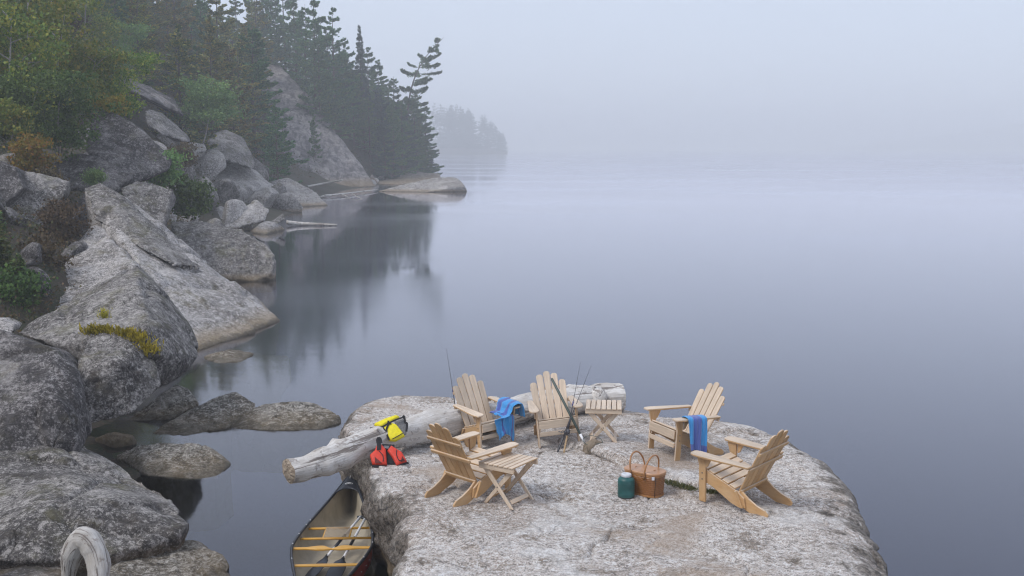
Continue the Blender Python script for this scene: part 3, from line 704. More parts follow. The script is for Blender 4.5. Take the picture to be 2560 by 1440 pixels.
def leafy_protos(h, spread, seed, stems=1, leaf=0.085, per_tip=46, clump=0.34, lean=(0, 0), low=0.25, limbs=9, flat=1.0, twigs=4):
    g = np.random.default_rng(seed); r = random.Random(seed)
    trunk = Shape(); tips = []
    for sidx in range(stems):
        a0 = r.uniform(0, 6.28); tilt = 0.0 if stems == 1 else r.uniform(0.12, 0.4)
        top = Vector((math.cos(a0) * tilt * h + lean[0] * h, math.sin(a0) * tilt * h + lean[1] * h, h * r.uniform(0.75, 0.95)))
        kx, ky = r.uniform(-.06, .06) * h, r.uniform(-.06, .06) * h
        ax = lambda t: top * t + Vector((kx * math.sin(t * 3.1), ky * math.sin(t * 4.2), 0))
        ts = [k / 9 for k in range(10)]
        r0 = 0.012 * h + 0.012
        trunk.tube([ax(t) for t in ts], [r0 * (1 - 0.85 * t) / (1 if stems == 1 else 1.4) for t in ts], 6)
        nl = max(3, limbs // (1 if stems == 1 else 2))
        for k in range(nl):
            t = low + (1 - low) * (k + r.random()) / nl
            o = ax(min(t, 1)); az = r.uniform(0, 6.28)
            ln = spread * r.uniform(0.55, 1.05) * (1 - 0.55 * max(0, t - 0.45)) * (0.6 + 0.4 * min(1, t / 0.5))
            e = o + Vector((math.cos(az) * ln, math.sin(az) * ln, ln * r.uniform(0.05, 0.7) * flat))
            m = (o + e) / 2 + Vector((0, 0, 0.08 * ln))
            trunk.tube([o, m, e], [r0 * 0.42 * (1 - .5 * t), r0 * .25, r0 * .08], 4, cap=False)
            for q in range(twigs):
                w = r.uniform(0.35, 1.0); b = o.lerp(e, w) if w > .5 else m
                p = b + Vector((r.gauss(0, .30), r.gauss(0, .30), r.gauss(0.05, .22) * flat)) * ln
                trunk.tube([b, p], [r0 * .09, r0 * .04], 3, cap=False); tips.append((p, r.uniform(.6, 1.2)))
            tips.append((e, 1.0))
        tips.append((ax(1), .8))
    P = np.array([tuple(t[0]) for t in tips]); S = np.array([t[1] for t in tips])
    n = (per_tip * S).astype(int); C = np.repeat(P, n, axis=0); sc = np.repeat(S, n)
    off = g.normal(0, 1, C.shape) * np.array([1, 1, 0.62]); C = C + off * (sc * clump * 0.62)[:, None]
    D = unit(g.normal(0, 1, C.shape) + np.array([0, 0, -0.4])); U = unit(np.cross(D, g.normal(0, 1, C.shape)))
    L = g.uniform(0.65, 1.35, len(C)) * leaf
    V, Qd = diamonds(C, D, U, L, L * 0.72)
    return trunk.mesh('trunk'), np_mesh('crown', V, Qd)

def tree(name, label, cat, protos, loc, rz=0.0, scale=1.0, leafm=None, barkm=None, group=None, tilt=(0, 0), sz=None):
    o = empty(name, loc, rz); o.rotation_euler = (tilt[0], tilt[1], rz)
    o.scale = (scale, scale, sz or scale)
    for nm, me, mt in (('trunk', protos[0], barkm), ('crown', protos[1], leafm)):
        if not me.materials: me.materials.append(mt)
        c = bpy.data.objects.new(nm, me); COL.objects.link(c); c.parent = o
        if me.materials[0] is not mt:
            c.material_slots[0].link = 'OBJECT'; c.material_slots[0].material = mt
    return tag(o, label, cat, group)
def tz(x, y): return float(terrain_z(np.array([x]), np.array([y]))[0])

PINES = [pine_protos(13.5, 4.3, 11, first=.08, gap=.85, per=6, dens=1.5), pine_protos(12, 3.8, 12, ragged=0.6, gap=.8, per=5, dens=1.5), pine_protos(14.5, 4.8, 13, per=6, gap=1.05, ragged=0.6, dens=1.5),
         pine_protos(11, 3.6, 14, first=0.03, per=6, gap=.6, dens=1.3), pine_protos(13, 4.2, 15, first=0.2, ragged=.7, gap=.95, per=6, dens=1.5), pine_protos(10, 3.2, 16, first=.05, gap=.7, per=6, dens=1.3)]
SPRUCE = [pine_protos(12, 1.75, 21, first=.05, droop=.16, per=6, gap=.36, ragged=.35, power=.95, nl=.26), pine_protos(10.5, 1.5, 22, first=.05, droop=.18, per=6, gap=.34, ragged=.4, power=.95, nl=.26)]
# pines that can be told apart: (pixel x of the trunk, pixel y of the tip, Y, kind, label)
def pine_at(px, tip, Y, protos, ph, label, mat, name='pine_tree', rz=None, group='pines on the misty slope', widen=1.0):
    x = at_y(px, 300, Y).x; z0 = tz(x, Y) - 0.3; top = at_y(px, tip, Y).z
    s = (top - z0) / ph
    w = min(max(s, 0.7), 1.3) * widen
    return tree(name, label, 'pine tree' if name == 'pine_tree' else 'spruce tree', protos, (x, Y, z0), rng.uniform(0, 6.28) if rz is None else rz, w, mat, BARK_P, group, sz=s)
PH = [13.5, 12, 14.5, 11, 13, 10]; SH_ = [12, 10.5]
skyline = [(1062, 255, 199, 3, 'n', 'pine at the very tip of the headland above the whaleback rock'), (1036, 225, 196, 5, 'n', 'short pine just inside the tip of the headland'),
  (948, 150, 188, 1, 'n', 'ragged pine left of the leaning wind bent pine'), (985, 190, 192, 0, 'n', 'dense pine directly beside the leaning wind bent pine'),
  (922, 120, 184, 4, 'n', 'pine between the narrow pointed spruce and the ragged pine'), (868, 110, 176, 5, 'n', 'pine left of the narrow pointed spruce on the skyline'),
  (836, 14, 168, 2, 'n', 'tallest pine on the visible skyline with separate tiers of branches'), (790, -20, 162, 1, 'n', 'pine left of the tallest skyline pine, its tip out of the picture'),
  (800, 90, 160, 0, 'n', 'broad pine standing behind the top of the cliff')]
for px, tip, Y, k, m, lab in skyline: pine_at(px, tip, Y, PINES[k], PH[k], lab, NEEDLE if m == 'n' else NEEDLE_Y)
pine_at(903, 62, 181, SPRUCE[0], 12, 'narrow pointed spruce standing out on the skyline', NEEDLE_S, 'spruce_tree', group=None)
lp = pine_protos(15, 3.9, 41, first=.22, per=4, gap=1.05, ragged=.6, lean=.34, flag=.25, dens=2.0, power=.40)
pine_at(1016, 92, 190, lp, 15, 'wind bent pine leaning out over the lake from the headland', NEEDLE, rz=0.1, group=None)
for px, tip, Y, k, lab in [(650, -80, 176, 2, 'leftmost of the hazy pines rising behind the cliff top'), (684, -50, 178, 0, 'second hazy pine from the left behind the cliff top'), (716, -70, 182, 4, 'tall hazy pine above the highest point of the cliff'), (742, -30, 174, 1, 'hazy pine just right of the cliff top'),
        (768, 10, 170, 0, 'hazy pine directly left of the broad pine behind the cliff'), (822, 70, 172, 3, 'dense pine below the tallest skyline pine'), (858, 120, 176, 0, 'dense pine on the slope right of the cliff, below the skyline'), (885, 160, 178, 3, 'low dense pine below the narrow pointed spruce')]:
    pine_at(px, tip, Y, PINES[k], PH[k], lab, NEEDLE)
# the rest of the slope
g = np.random.default_rng(77); placed = []
def fill(n, ylo, yhi, tlo, thi, gap, mats, label, grp, kinds, hs=(0.75, 1.15), name='pine_tree', toplim=None):
    k = 0; tries = 0
    while k < n and tries < 4000:
        tries += 1
        Y = g.uniform(ylo, yhi); t = g.uniform(tlo, thi); x = float(shore_x(Y)) - t
        if any((x - a) ** 2 + (Y - b) ** 2 < gap * gap for a, b in placed): continue
        px = 1280 + FPX * x / Y
        if px < -120: continue
        z0 = tz(x, Y) - .3; s = g.uniform(*hs); i = int(g.integers(len(kinds))); pr, ph = kinds[i]
        # keep the outline of the wood as it is in the picture, and the bare rock and the near pile clear
        lim = np.interp(px, [300, 640, 700, 800, 900, 985, 1060, 1100], [-400, -120, -60, 40, 120, 200, 270, 300])
        tip = HORIZON - FPX * (z0 + ph * s - CAMZ) / Y
        if tip < lim:
            s = (CAMZ + (HORIZON - lim) * Y / FPX - z0) / ph
            if s < 0.4: continue
        basepy = HORIZON - FPX * (z0 - CAMZ) / Y
        if 655 < px < 945 and Y < 172 and basepy > np.interp(px, [655, 715, 780, 845, 900, 945], [225, 195, 245, 330, 400, 455]) : continue
        if px > 1095: continue
        placed.append((x, Y)); k += 1
        tree(name, label, 'spruce tree' if 'spruce' in name else 'pine tree', pr, (x, Y, z0), g.uniform(0, 6.28), min(max(s, .8), 1.2), mats[int(g.integers(len(mats)))], BARK_P, grp, sz=s)
PK = list(zip(PINES, PH)); SK = list(zip(SPRUCE, SH_))
fill(64, 158, 206, 0.6, 14, 1.7, [NEEDLE, NEEDLE, NEEDLE_S], 'pine in the dense stand covering the headland above the whaleback rock', 'pines of the headland stand', PK[:2] + PK[3:] + SK[:1], (.6, 1.0))
fill(36, 140, 180, 9, 34, 2.6, [NEEDLE, NEEDLE_Y, NEEDLE], 'pine in the misty stand behind and above the cliff', 'pines above the cliff', PK, (.8, 1.15))
fill(34, 96, 142, 6, 30, 2.8, [NEEDLE, NEEDLE_Y, NEEDLE_Y], 'pine in the dark dense stand left of the cliff', 'pines left of the cliff', PK, (.8, 1.2))
fill(24, 70, 100, 14, 36, 2.6, [NEEDLE, NEEDLE_Y], 'pine in the dark wood above the pinkish ledge', 'pines above the pinkish ledge', PK, (.7, 1.1))
pine_at(452, 66, 88, PINES[5], 10, 'thin half dead pine with a bare grey tip in front of the dark wood', NEEDLE_Y, group=None, widen=1.0)
pine_at(635, 60, 118, PINES[0], 13.5, 'full pine hanging its branches over the left side of the cliff', NEEDLE, group=None, widen=1.15)
pine_at(690, 250, 112, PINES[3], 11, 'low bushy pine at the left foot of the cliff', NEEDLE, group=None, widen=.9)
pine_at(545, 90, 104, PINES[2], 14.5, 'yellowish pine with level tiers above the small round tree', NEEDLE_Y, group=None)
pine_at(355, -40, 92, PINES[2], 14.5, 'tall yellowish pine rising out of the picture left of the half dead pine', NEEDLE_Y, group=None)
pine_at(785, 285, 148, PINES[5], 10, 'little pine growing alone on the face of the cliff', NEEDLE, group=None, widen=.6)

# far headland, too faint to count its trees
def far_wood():
    gg = np.random.default_rng(5); Vs = []; Qs = []; nn = 0
    src = PINES[1][1]; n = len(src.vertices); co = np.empty(n * 3, np.float32); src.vertices.foreach_get('co', co); co = co.reshape(-1, 4, 3)[::3].reshape(-1, 3)
    for k in range(70):
        Y = gg.uniform(880, 970); px = gg.uniform(1085, 1262); x = (px - 1280) / FPX * Y
        hh = np.interp(px, [1085, 1180, 1235, 1265], [42, 36, 26, 12]) * gg.uniform(.8, 1.0); s = hh / 12
        a = gg.uniform(0, 6.28); c, q = math.cos(a), math.sin(a)
        v = co @ np.array([[c, q, 0], [-q, c, 0], [0, 0, 1]]) * np.array([s, s, s]) + np.array([x, Y, -0.2 + 0.06 * (Y - 880)])
        Vs.append(v); Qs.append(np.arange(len(v)).reshape(-1, 4) + nn); nn += len(v)
    o = link('far_wood', np_mesh('far_wood', np.concatenate(Vs), np.concatenate(Qs)), NEEDLE_S)
    tag(o, 'faint wooded point fading into the mist beyond the headland', 'wood', kind='stuff')
far_wood()
def ridge(name, pts, depth, mat):
    """low land: list of (x, Y, top z) along its lake front"""
    V = []; Fc = []
    m = 60
    P = np.array(pts); u = np.linspace(0, len(P) - 1, m); X = np.interp(u, range(len(P)), P[:, 0]); Y = np.interp(u, range(len(P)), P[:, 1]); Z = np.interp(u, range(len(P)), P[:, 2])
    prof = [(-0.02, -.2), (0.04, .10), (.18, .45), (.4, .85), (.6, 1.0), (.85, .6), (1.0, -.2)]
    for i in range(m):
        for a, b in prof: V.append((X[i], Y[i] + a * depth, Z[i] * b * (1 + 0.12 * math.sin(i * 1.7) + .08 * math.sin(i * 4.1)) if b > 0 else -1.0))
    k = len(prof)
    Fc = [(i * k + j, i * k + j + 1, (i + 1) * k + j + 1, (i + 1) * k + j) for i in range(m - 1) for j in range(k - 1)]
    tag(link(name, pydata(name, V, Fc), mat), kind='structure')
ridge('far_point_terrain', [(-130, 886, 11), (-66, 880, 10), (-26, 878, 7), (-4, 875, 2.2)], 130, SOIL)
ridge('far_shore_hill', [(760, 2300, 6), (1000, 2280, 34), (1250, 2270, 66), (1800, 2270, 90)], 380, SOIL)

# ---- leafy trees and bushes of the near slope
def leafy_at(name, label, cat, px, py, Y, protos, s=1.0, mat=LEAF_G, bark=BARK_B, group=None, rz=None, tilt=(0, 0)):
    p = at_y(px, py, Y)
    return tree(name, label, cat, protos, p, rng.uniform(0, 6.28) if rz is None else rz, s, mat, bark, group, tilt)
B1 = leafy_protos(7.0, 2.3, 31, leaf=.14, per_tip=80, limbs=16, low=.12, clump=.5, twigs=5)
B2 = leafy_protos(6.0, 1.9, 32, stems=3, leaf=.14, per_tip=70, limbs=14, low=.15, clump=.46, twigs=5)
B3 = leafy_protos(4.2, 1.7, 33, stems=4, leaf=.14, per_tip=60, limbs=12, low=.1, clump=.42, twigs=5)
B4 = leafy_protos(4.6, 2.1, 34, leaf=.19, per_tip=80, limbs=16, low=.32, clump=.55, lean=(.12, 0), twigs=5)
BU = leafy_protos(1.5, .9, 35, stems=5, leaf=.13, per_tip=30, limbs=10, low=.05, clump=.3)
BU2 = leafy_protos(1.0, .75, 36, stems=6, leaf=.12, per_tip=26, limbs=10, low=.05, clump=.26)
leafy_at('birch_tree', 'big leafy birch filling the upper left corner', 'birch tree', 45, 395, 43, B1, 1.0)
leafy_at('birch_tree', 'birch with pale forked stems at the left edge', 'birch tree', 28, 300, 46, B2, 1.15)
leafy_at('birch_tree', 'bushy birch right of the big corner birch', 'birch tree', 150, 352, 48, B2, 1.0, LEAF_G, rz=1.2)
leafy_at('birch_tree', 'slim birch with a bare white trunk standing on the hillside block', 'birch tree', 222, 150, 77, B1, .95, LEAF_G, rz=2.0)
leafy_at('birch_tree', 'tall birch behind the corner birch, its top out of the picture', 'birch tree', 130, 170, 62, B1, 1.25, LEAF_D, rz=4.0)
leafy_at('birch_tree', 'dense birch above the left edge rocks', 'birch tree', -30, 190, 50, B1, 1.1, LEAF_G, rz=5.0)
leafy_at('small_tree', 'small round tree growing from the boulders below the pines', 'tree', 506, 366, 86, B4, 1.05, LEAF_P, rz=0.0)
leafy_at('bush', 'rounded green bush above the dark angular block', 'bush', 290, 318, 52, B3, .85, LEAF_G)
leafy_at('bush', 'olive bush left of the rounded green bush', 'bush', 205, 330, 50, B3, .9, LEAF_G, rz=2.2)
leafy_at('bush', 'dark green thicket with bare stems in front of the corner birch', 'bush', 150, 405, 44, B3, .85, LEAF_D, rz=.7)
leafy_at('bush', 'dark thicket at the left edge beneath the birches', 'bush', 40, 385, 41, B3, .75, LEAF_D, rz=3.7)
leafy_at('bush', 'yellow leaved bush on top of the dark angular block', 'bush', 275, 292, 47.5, BU2, .75, LEAF_Y)
leafy_at('bush', 'yellow and orange bush on the left above the blade rock', 'bush', 85, 440, 38.5, BU, .85, LEAF_Y)
leafy_at('bush', 'yellow green fern clump at the left edge below the thicket', 'bush', 30, 345, 40, BU, .8, LEAF_G)
leafy_at('bush', 'rusty brown undergrowth below the yellow and orange bush', 'bush', 108, 476, 38.2, BU2, .7, LEAF_R)
leafy_at('bush', 'green shrub wedged beside the weathered grey boulder', 'bush', 400, 470, 47, BU, 1.05, LEAF_P)
leafy_at('bush', 'dark green shrub below the large smooth pale boulder', 'bush', 470, 548, 49.5, BU, 1.15, LEAF_D)
leafy_at('bush', 'dry brown shrub at the left end of the smooth pale boulder', 'bush', 458, 424, 70, BU, 1.0, LEAF_R)
leafy_at('bush', 'small green sprig on the dark boulder under the thicket', 'bush', 236, 462, 42, BU2, .5, LEAF_P)
leafy_at('bush', 'low rusty undergrowth between the pale triangular slab and the left edge', 'bush', 160, 610, 34.5, BU, .8, LEAF_R)
leafy_at('bush', 'dead leaf litter plants beside the pale triangular slab', 'bush', 110, 700, 31, BU, .75, LEAF_R, rz=1)
leafy_at('bush', 'rusty undergrowth high on the slope beside the slim birch', 'bush', 190, 135, 79, BU, 1.6, LEAF_R)
leafy_at('bush', 'grey green bush below the dark wood left of the half dead pine', 'bush', 300, 190, 84, B3, .95, LEAF_P, rz=2)
leafy_at('bush', 'brown green undergrowth at the foot of the pile on the far left', 'bush', 40, 770, 28.5, BU2, .9, LEAF_D, rz=1)
def sapling(h, spread, seed): return pine_protos(h, spread, seed, first=.06, per=5, gap=.17, ragged=.4, nl=.16, dens=2.2, droop=.02)
SAP = sapling(2.3, .75, 51)
for px, py, Y, s, m, lab in [(0, 770, 29, 1.0, NEEDLE_B, 'young pine sapling at the left edge, the largest of the group'), (55, 775, 28.5, .62, NEEDLE_B, 'smaller young pine sapling right of the largest one'), (-20, 680, 31, .9, NEEDLE_B, 'young pine sapling behind the others at the left edge')]:
    o = tree('pine_sapling', lab, 'pine sapling', SAP, at_y(px, py, Y), rng.uniform(0, 6), s, m, BARK_P, 'pine saplings at the left edge')

def blades(name, label, cat, line, n, length, spread, mat, seed):
    """a strip of short upright blades along a list of 3D points"""
    gg = np.random.default_rng(seed); P = np.array([tuple(p) for p in line]); cs = gg.uniform(0, len(P) - 1.001, max(3, n // 130)); u = np.clip(gg.choice(cs, n) + gg.normal(0, .16, n), 0, len(P) - 1.001); i = u.astype(int); f = (u - i)[:, None]
    C = P[i] * (1 - f) + P[i + 1] * f + gg.normal(0, 1, (n, 3)) * np.array(spread)
    D = unit(gg.normal(0, .5, (n, 3)) + np.array([0, -.25, 1.0])); U = unit(np.cross(D, gg.normal(0, 1, (n, 3)))); L = gg.uniform(.5, 1.4, n) * length
    V, Qd = diamonds(C + D * (L * .4)[:, None], D, U, L, L * .28)
    return tag(link(name, np_mesh(name, V, Qd), mat), label, cat, kind='stuff')
SC_BVH = None
def surf(px, py):
    """first solid surface seen along this direction among the rocks"""
    dg = bpy.context.evaluated_depsgraph_get()
    ok, loc, no, i, ob, mt = SC.ray_cast(dg, Vector((0, 0, CAMZ)), ray(px, py).normalized())
    return loc.copy() if ok else at_z(px, py)
bpy.context.view_layer.update()
mossline = [surf(x, y) for x, y in [(218, 834), (250, 828), (290, 830), (322, 838), (345, 850), (365, 868), (380, 885), (384, 897)]]
blades('moss', 'yellow moss rimming the rounded front boulder', 'moss', mossline, 1700, .10, (.10, .04, .035), MOSS, 3)
blades('moss', 'small tuft of yellow moss on the pyramid boulder', 'moss', [surf(258, 775), surf(262, 795)], 260, .07, (.05, .02, .03), MOSS, 4)
blades('grass', 'sparse green grass in the crack behind the picnic basket', 'grass', [on_ledge(x, y) for x, y in [(1672, 1205), (1700, 1216), (1740, 1226)]], 700, .04, (.05, .03, .0), GRASS, 5)
blades('grass', 'sparse green grass under the front right chair', 'grass', [on_ledge(x, y) for x, y in [(1768, 1226), (1800, 1236)]], 420, .04, (.04, .025, .0), GRASS, 6)

# ---- ground cover and the loose stones between the big rocks
def undergrowth():
    gg = np.random.default_rng(91); n = 5200
    Y = np.concatenate([gg.uniform(24, 75, n // 2), gg.uniform(60, 200, n - n // 2)]); t = gg.uniform(.5, 26, n) * np.where(gg.random(n) < .5, .45, 1)
    x = shore_x(Y) - t - np.interp(Y, [24, 60, 120, 165, 185], [2.5, 3, 6, 4, .5]); z = terrain_z(x, Y)
    C = np.stack([x, Y, z], -1); k = 26; C = np.repeat(C, k, 0); far = np.repeat(np.interp(Y, [24, 200], [.55, 1.3]), k)
    C = C + gg.normal(0, 1, C.shape) * (far * np.array([[.5], [.5], [.22]]).T.repeat(len(C), 0).T).T; C[:, 2] += .12
    D = unit(gg.normal(0, 1, C.shape) + np.array([0, 0, .5])); U = unit(np.cross(D, gg.normal(0, 1, C.shape))); L = gg.uniform(.6, 1.4, len(C)) * .16 * far
    V, Qd = diamonds(C, D, U, L, L * .6)
    col = link('undergrowth', np_mesh('undergrowth', V, Qd), LEAF_U)
    tag(col, 'low brown and green undergrowth covering the wooded slope', 'undergrowth', kind='stuff')
LEAF_U = leaf_mat('undergrowth_leaves', [(0.035, 0.045, 0.02), (0.075, 0.085, 0.03), (0.11, 0.085, 0.04), (0.15, 0.085, 0.045)], .2)
undergrowth()
gg = np.random.default_rng(123); ST = []
for k in range(4):
    bm = bmesh.new(); bmesh.ops.create_icosphere(bm, subdivisions=4, radius=.5)
    P_ = np.array([tuple(v.co) for v in bm.verts]); f_ = unit(gg.normal(0, 1, (9, 3))); cut = gg.uniform(.30, .46, 9)
    for q, c_ in zip(f_, cut):
        h_ = P_ @ q; P_ = P_ - np.maximum(h_ - c_, 0)[:, None] * q
    P_ = P_ + unit(P_) * (fbm(P_ * 3, 4, 50 + k) * .025)[:, None]
    for v, p in zip(bm.verts, P_): v.co = p
    me_ = bpy.data.meshes.new('stone'); bm.to_mesh(me_); bm.free(); ST.append(me_)
def stones(n, ylo, yhi, tlo, thi, smin, smax, label, group, mats):
    for k in range(n):
        Y = gg.uniform(ylo, yhi); t = gg.uniform(tlo, thi); x = float(shore_x(Y)) - t; sz = gg.uniform(smin, smax)
        me_ = ST[int(gg.integers(4))]; mt = mats[int(gg.integers(len(mats)))]
        if not me_.materials: me_.materials.append(mt); me_.polygons.foreach_set('use_smooth', [True] * len(me_.polygons))
        o = bpy.data.objects.new('stone', me_); COL.objects.link(o); o.material_slots[0].link = 'OBJECT'; o.material_slots[0].material = mt
        o.location = (x, Y, tz(x, Y) + .12 * sz); o.rotation_euler = tuple(gg.uniform(0, 6.28, 3)); o.scale = (sz * gg.uniform(.8, 1.5), sz * gg.uniform(.8, 1.3), sz * gg.uniform(.5, .9))
        tag(o, label, 'stone', group)
stones(26, 40, 66, .3, 9, .8, 2.2, 'grey stone in the jumble between the long slab and the smooth pale boulder', 'stones of the middle jumble', [G_MID, G_LIGHT, G_DARK])
stones(26, 66, 112, .3, 10, 1.2, 3.4, 'grey boulder in the far belt of rocks below the dark wood', 'boulders of the far belt', [G_MID, G_LIGHT])
stones(16, 26, 42, 1, 8, .5, 1.5, 'small stone lying among the big boulders on the left', 'stones among the left boulders', [G_MID, G_DARK])
stones(14, 150, 200, .1, 3.0, .8, 2.2, 'pale stone at the waterline under the headland pines', 'stones under the headland', [G_CLIFF, G_LIGHT])

# ---- labels that single out each tree and stone of the crowded stands, by its nearest landmark in the picture
MARKS = [('the wind bent leaning pine', 1045, 200), ('the narrow pointed spruce', 903, 130), ('the whaleback rock', 1050, 460), ('the tallest skyline pine', 836, 80), ('the middle of the cliff', 800, 350), ('the foot of the cliff', 850, 460),
         ('the cliff top', 710, 180), ('the half dead pine', 452, 120), ('the small round tree', 510, 280), ('the smooth pale boulder', 590, 450), ('the pinkish ledge', 340, 215), ('the hillside block', 220, 150), ('the small stone cluster', 620, 545), ('the overhanging grey block', 560, 630),
         ('the top of the long slab', 230, 470), ('the pale triangular slab', 180, 680), ('the blade shaped rock', 90, 520), ('the yellow orange bush', 85, 420)]
RANK = ['nearest', 'second nearest', 'third nearest', 'fourth nearest', 'fifth nearest', 'sixth nearest', 'seventh nearest', 'eighth nearest', 'ninth nearest', 'tenth nearest']
def single_out():
    cells = {}
    for o in list(COL.objects):
        if o.parent is not None or 'group' not in o: continue
        gname = o['group']
        if gname in ('pines of the headland stand', 'pines above the cliff', 'pines left of the cliff', 'pines above the pinkish ledge'):
            top = o.location.z + 9 * o.scale[2]; tall = 'tall' if o.scale[2] > .95 else 'short'
            m_ = o.children[1].material_slots[0].material.name if len(o.children) > 1 else ''
            desc = tall + (' yellowish' if 'yellow' in m_ else ' bluish' if 'spruce' in m_ else ' green') + ' pine in the stand'
        elif gname in ('stones of the middle jumble', 'boulders of the far belt', 'stones among the left boulders', 'stones under the headland'):
            top = o.location.z; mt = o.material_slots[0].material.name
            desc = ('small ' if o.scale[0] < 1.3 else 'large ') + ('pale' if 'pale' in mt else 'dark' if 'lichen' in mt else 'grey') + (' boulder' if 'boulder' in gname else ' stone')
        else: continue
        px = 1280 + FPX * o.location.x / o.location.y; py = HORIZON - FPX * (top - CAMZ) / o.location.y
        d, nm, mx_, my_ = min((math.hypot(px - a, py - b), n_, a, b) for n_, a, b in MARKS)
        dx, dy = px - mx_, py - my_
        side = ('right of' if dx > 0 else 'left of') if abs(dx) > abs(dy) else ('below' if dy > 0 else 'above')
        cells.setdefault((desc, side, nm), []).append((d, o))
    for (desc, side, nm), L in cells.items():
        L.sort(key=lambda q: q[0])
        for k, (d, o) in enumerate(L):
            o['label'] = f'{desc}, {RANK[k]} {side} {nm}' if len(L) > 1 and k < 10 else f'{desc} {side} {nm}' if len(L) == 1 else o['label']
single_out()
# ------------------------------------------------------------------ chairs
def slat_outline(w0, w1, L, r=0.035, n=6):
    """board along x from 0 to L, width w0 at the foot, w1 at the rounded tip"""
    pts = [(0, -w0 / 2), (L - r, -w1 / 2)]
    for k in range(1, 2 * n):
        a = -math.pi / 2 + math.pi * k / (2 * n)
        pts.append((L - r + r * math.cos(a), (w1 / 2) * math.sin(a)))
    pts += [(L - r, w1 / 2), (0, w0 / 2)]
    return pts
def arm_outline():
    return [(0.00, -.050), (0.02, -.070), (.06, -.082), (.14, -.085), (.30, -.075), (.50, -.055), (.72, -.040), (.735, -.030), (.735, .035), (.50, .050), (.30, .055), (.06, .055), (.02, .045), (0.0, .025)]
BOLT = plain('bolt_steel', (0.25, 0.22, 0.19), 0.45, 0.5, 0.8)
def make_chair():
    c = empty('adirondack_chair')
    YZ = lambda x, flip=1: Matrix(((0, 0, flip, x), (1, 0, 0, 0), (0, 1, 0, 0), (0, 0, 0, 1)))     # board drawn in the chair's y,z plane
    for s in (-1, 1):
        board([(0, 0), (.085, 0), (.085, .525), (0, .525), (-.03, .525), (-.03, .50), (0, .40)], .026, YZ(s * .285), 'front_leg', CEDAR, c, along=1)
        board([(.012, .225), (.15, .195), (.40, .070), (.50, .045), (.58, .060), (.56, .165), (.47, .225), (.30, .285), (.012, .385)], .024, YZ(s * .257), 'side_rail', CEDAR, c, along=0)
        board([(.44, .205), (.40, .16), (.44, .075), (.55, .035), (.64, .0), (.80, .0), (.835, .012), (.84, .045), (.80, .085), (.70, .115), (.60, .165), (.52, .225)], .024, YZ(s * .231), 'rear_leg', CEDAR, c, along=0)
        board([(.475, .235), (.455, .225), (.545, .055), (.565, .065)], .030, YZ(s * .283), 'brace', CEDAR, c, along=1)
        # arm: outline x = from the front back, y = outwards
        m = Matrix(((0, s, 0, s * .300), (1, 0, 0, -.075), (0, 0, 1, .540), (0, 0, 0, 1)))
        board([(p[0], -p[1]) for p in arm_outline()], .026, m, 'arm', CEDAR, c, .006)
        board([(.09, .525), (.09, .40), (.12, .42), (.16, .50), (.165, .525)], .024, YZ(s * .300), 'arm_bracket', CEDAR, c, along=1)
        for (yy, zz) in ((.045, .33), (.045, .26)):
            Shape().tube([(s * .297, yy, zz), (s * .303, yy, zz)], .009, 8).build('bolt', BOLT, c, False)
    # seat slats along the rails
    a = Vector((0, .006, .400)); b = Vector((0, .46, .243)); d = (b - a).normalized()
    for k in range(5):
        o = a.lerp(b, (k + .5) / 5) + Vector((0, 0, .0))
        m = frame(o, (1, 0, 0), d)
        board(rect(-.27, .27, -.041, .041), .021, m, 'seat_slat', CEDAR, c, .005)
    board(rect(-.271, .271, .272, .386), .022, Matrix(((1, 0, 0, 0), (0, 0, 1, -.013), (0, 1, 0, 0), (0, 0, 0, 1))), 'front_apron', CEDAR, c)
    board(rect(-.271, .271, .165, .225), .022, Matrix(((1, 0, 0, 0), (0, 0, 1, -.013), (0, 1, 0, 0), (0, 0, 0, 1))), 'front_stretcher', CEDAR, c)
    # back
    th = R(27); bd = Vector((0, math.sin(th), math.cos(th))); b0 = Vector((0, .470, .195))
    for k, L in zip(range(-2, 3), (.665, .775, .815, .775, .665)):
        fan = R(1.0) * k
        dx = (bd * math.cos(fan) + Vector((1, 0, 0)) * math.sin(fan))
        sy = Vector((1, 0, 0)) * math.cos(fan) - bd * math.sin(fan)
        m = frame(b0 + Vector((k * .096, 0, 0)), dx, sy)
        board(slat_outline(.086, .098, L), .019, m, 'back_slat', CEDAR, c, .004)
    nb = Vector((0, math.cos(th), -math.sin(th)))
    for s, w, hgt in ((.035, .245, .045), (.355, .315, .045), (.565, .268, .038)):
        m = frame(b0 + bd * s + nb * .021, (1, 0, 0), bd)
        board(rect(-w, w, -hgt / 2, hgt / 2), .022, m, 'back_batten', CEDAR, c)
    return c
def put_chair(c, anchor, local, fwd, label, CHS):
    p = on_ledge(*anchor); f = Vector(fwd).normalized(); rz = math.atan2(f.x, -f.y)
    Rz = Matrix.Rotation(rz, 3, 'Z')
    o2 = Vector((p.x, p.y, 0)) - Rz @ Vector((local[0], local[1], 0)) * CHS
    # stand it on the rock: fit the four feet
    feet = [(-.285, .04), (.285, .04), (-.231, .72), (.231, .72)]
    W = [Rz @ Vector((x, y, 0)) * CHS + o2 for x, y in feet]; H = [gz(w.x, w.y) for w in W]
    zf = (H[0] + H[1]) / 2; zr = (H[2] + H[3]) / 2; tx = math.atan2(zr - zf, .68); tyv = math.atan2((H[1] + H[3] - H[0] - H[2]) / 2, .52)
    c.rotation_mode = 'XYZ'
    c.matrix_world = Matrix.Translation((o2.x, o2.y, zf - .006 - .04 * math.tan(tx))) @ Matrix.Rotation(rz, 4, 'Z') @ Matrix.Rotation(tx, 4, 'X') @ Matrix.Rotation(-tyv, 4, 'Y') @ Matrix.Scale(CHS, 4)
    tag(c, label, 'chair', 'adirondack chairs on the ledge')
    return c
chair_proto = make_chair()
CH = {}
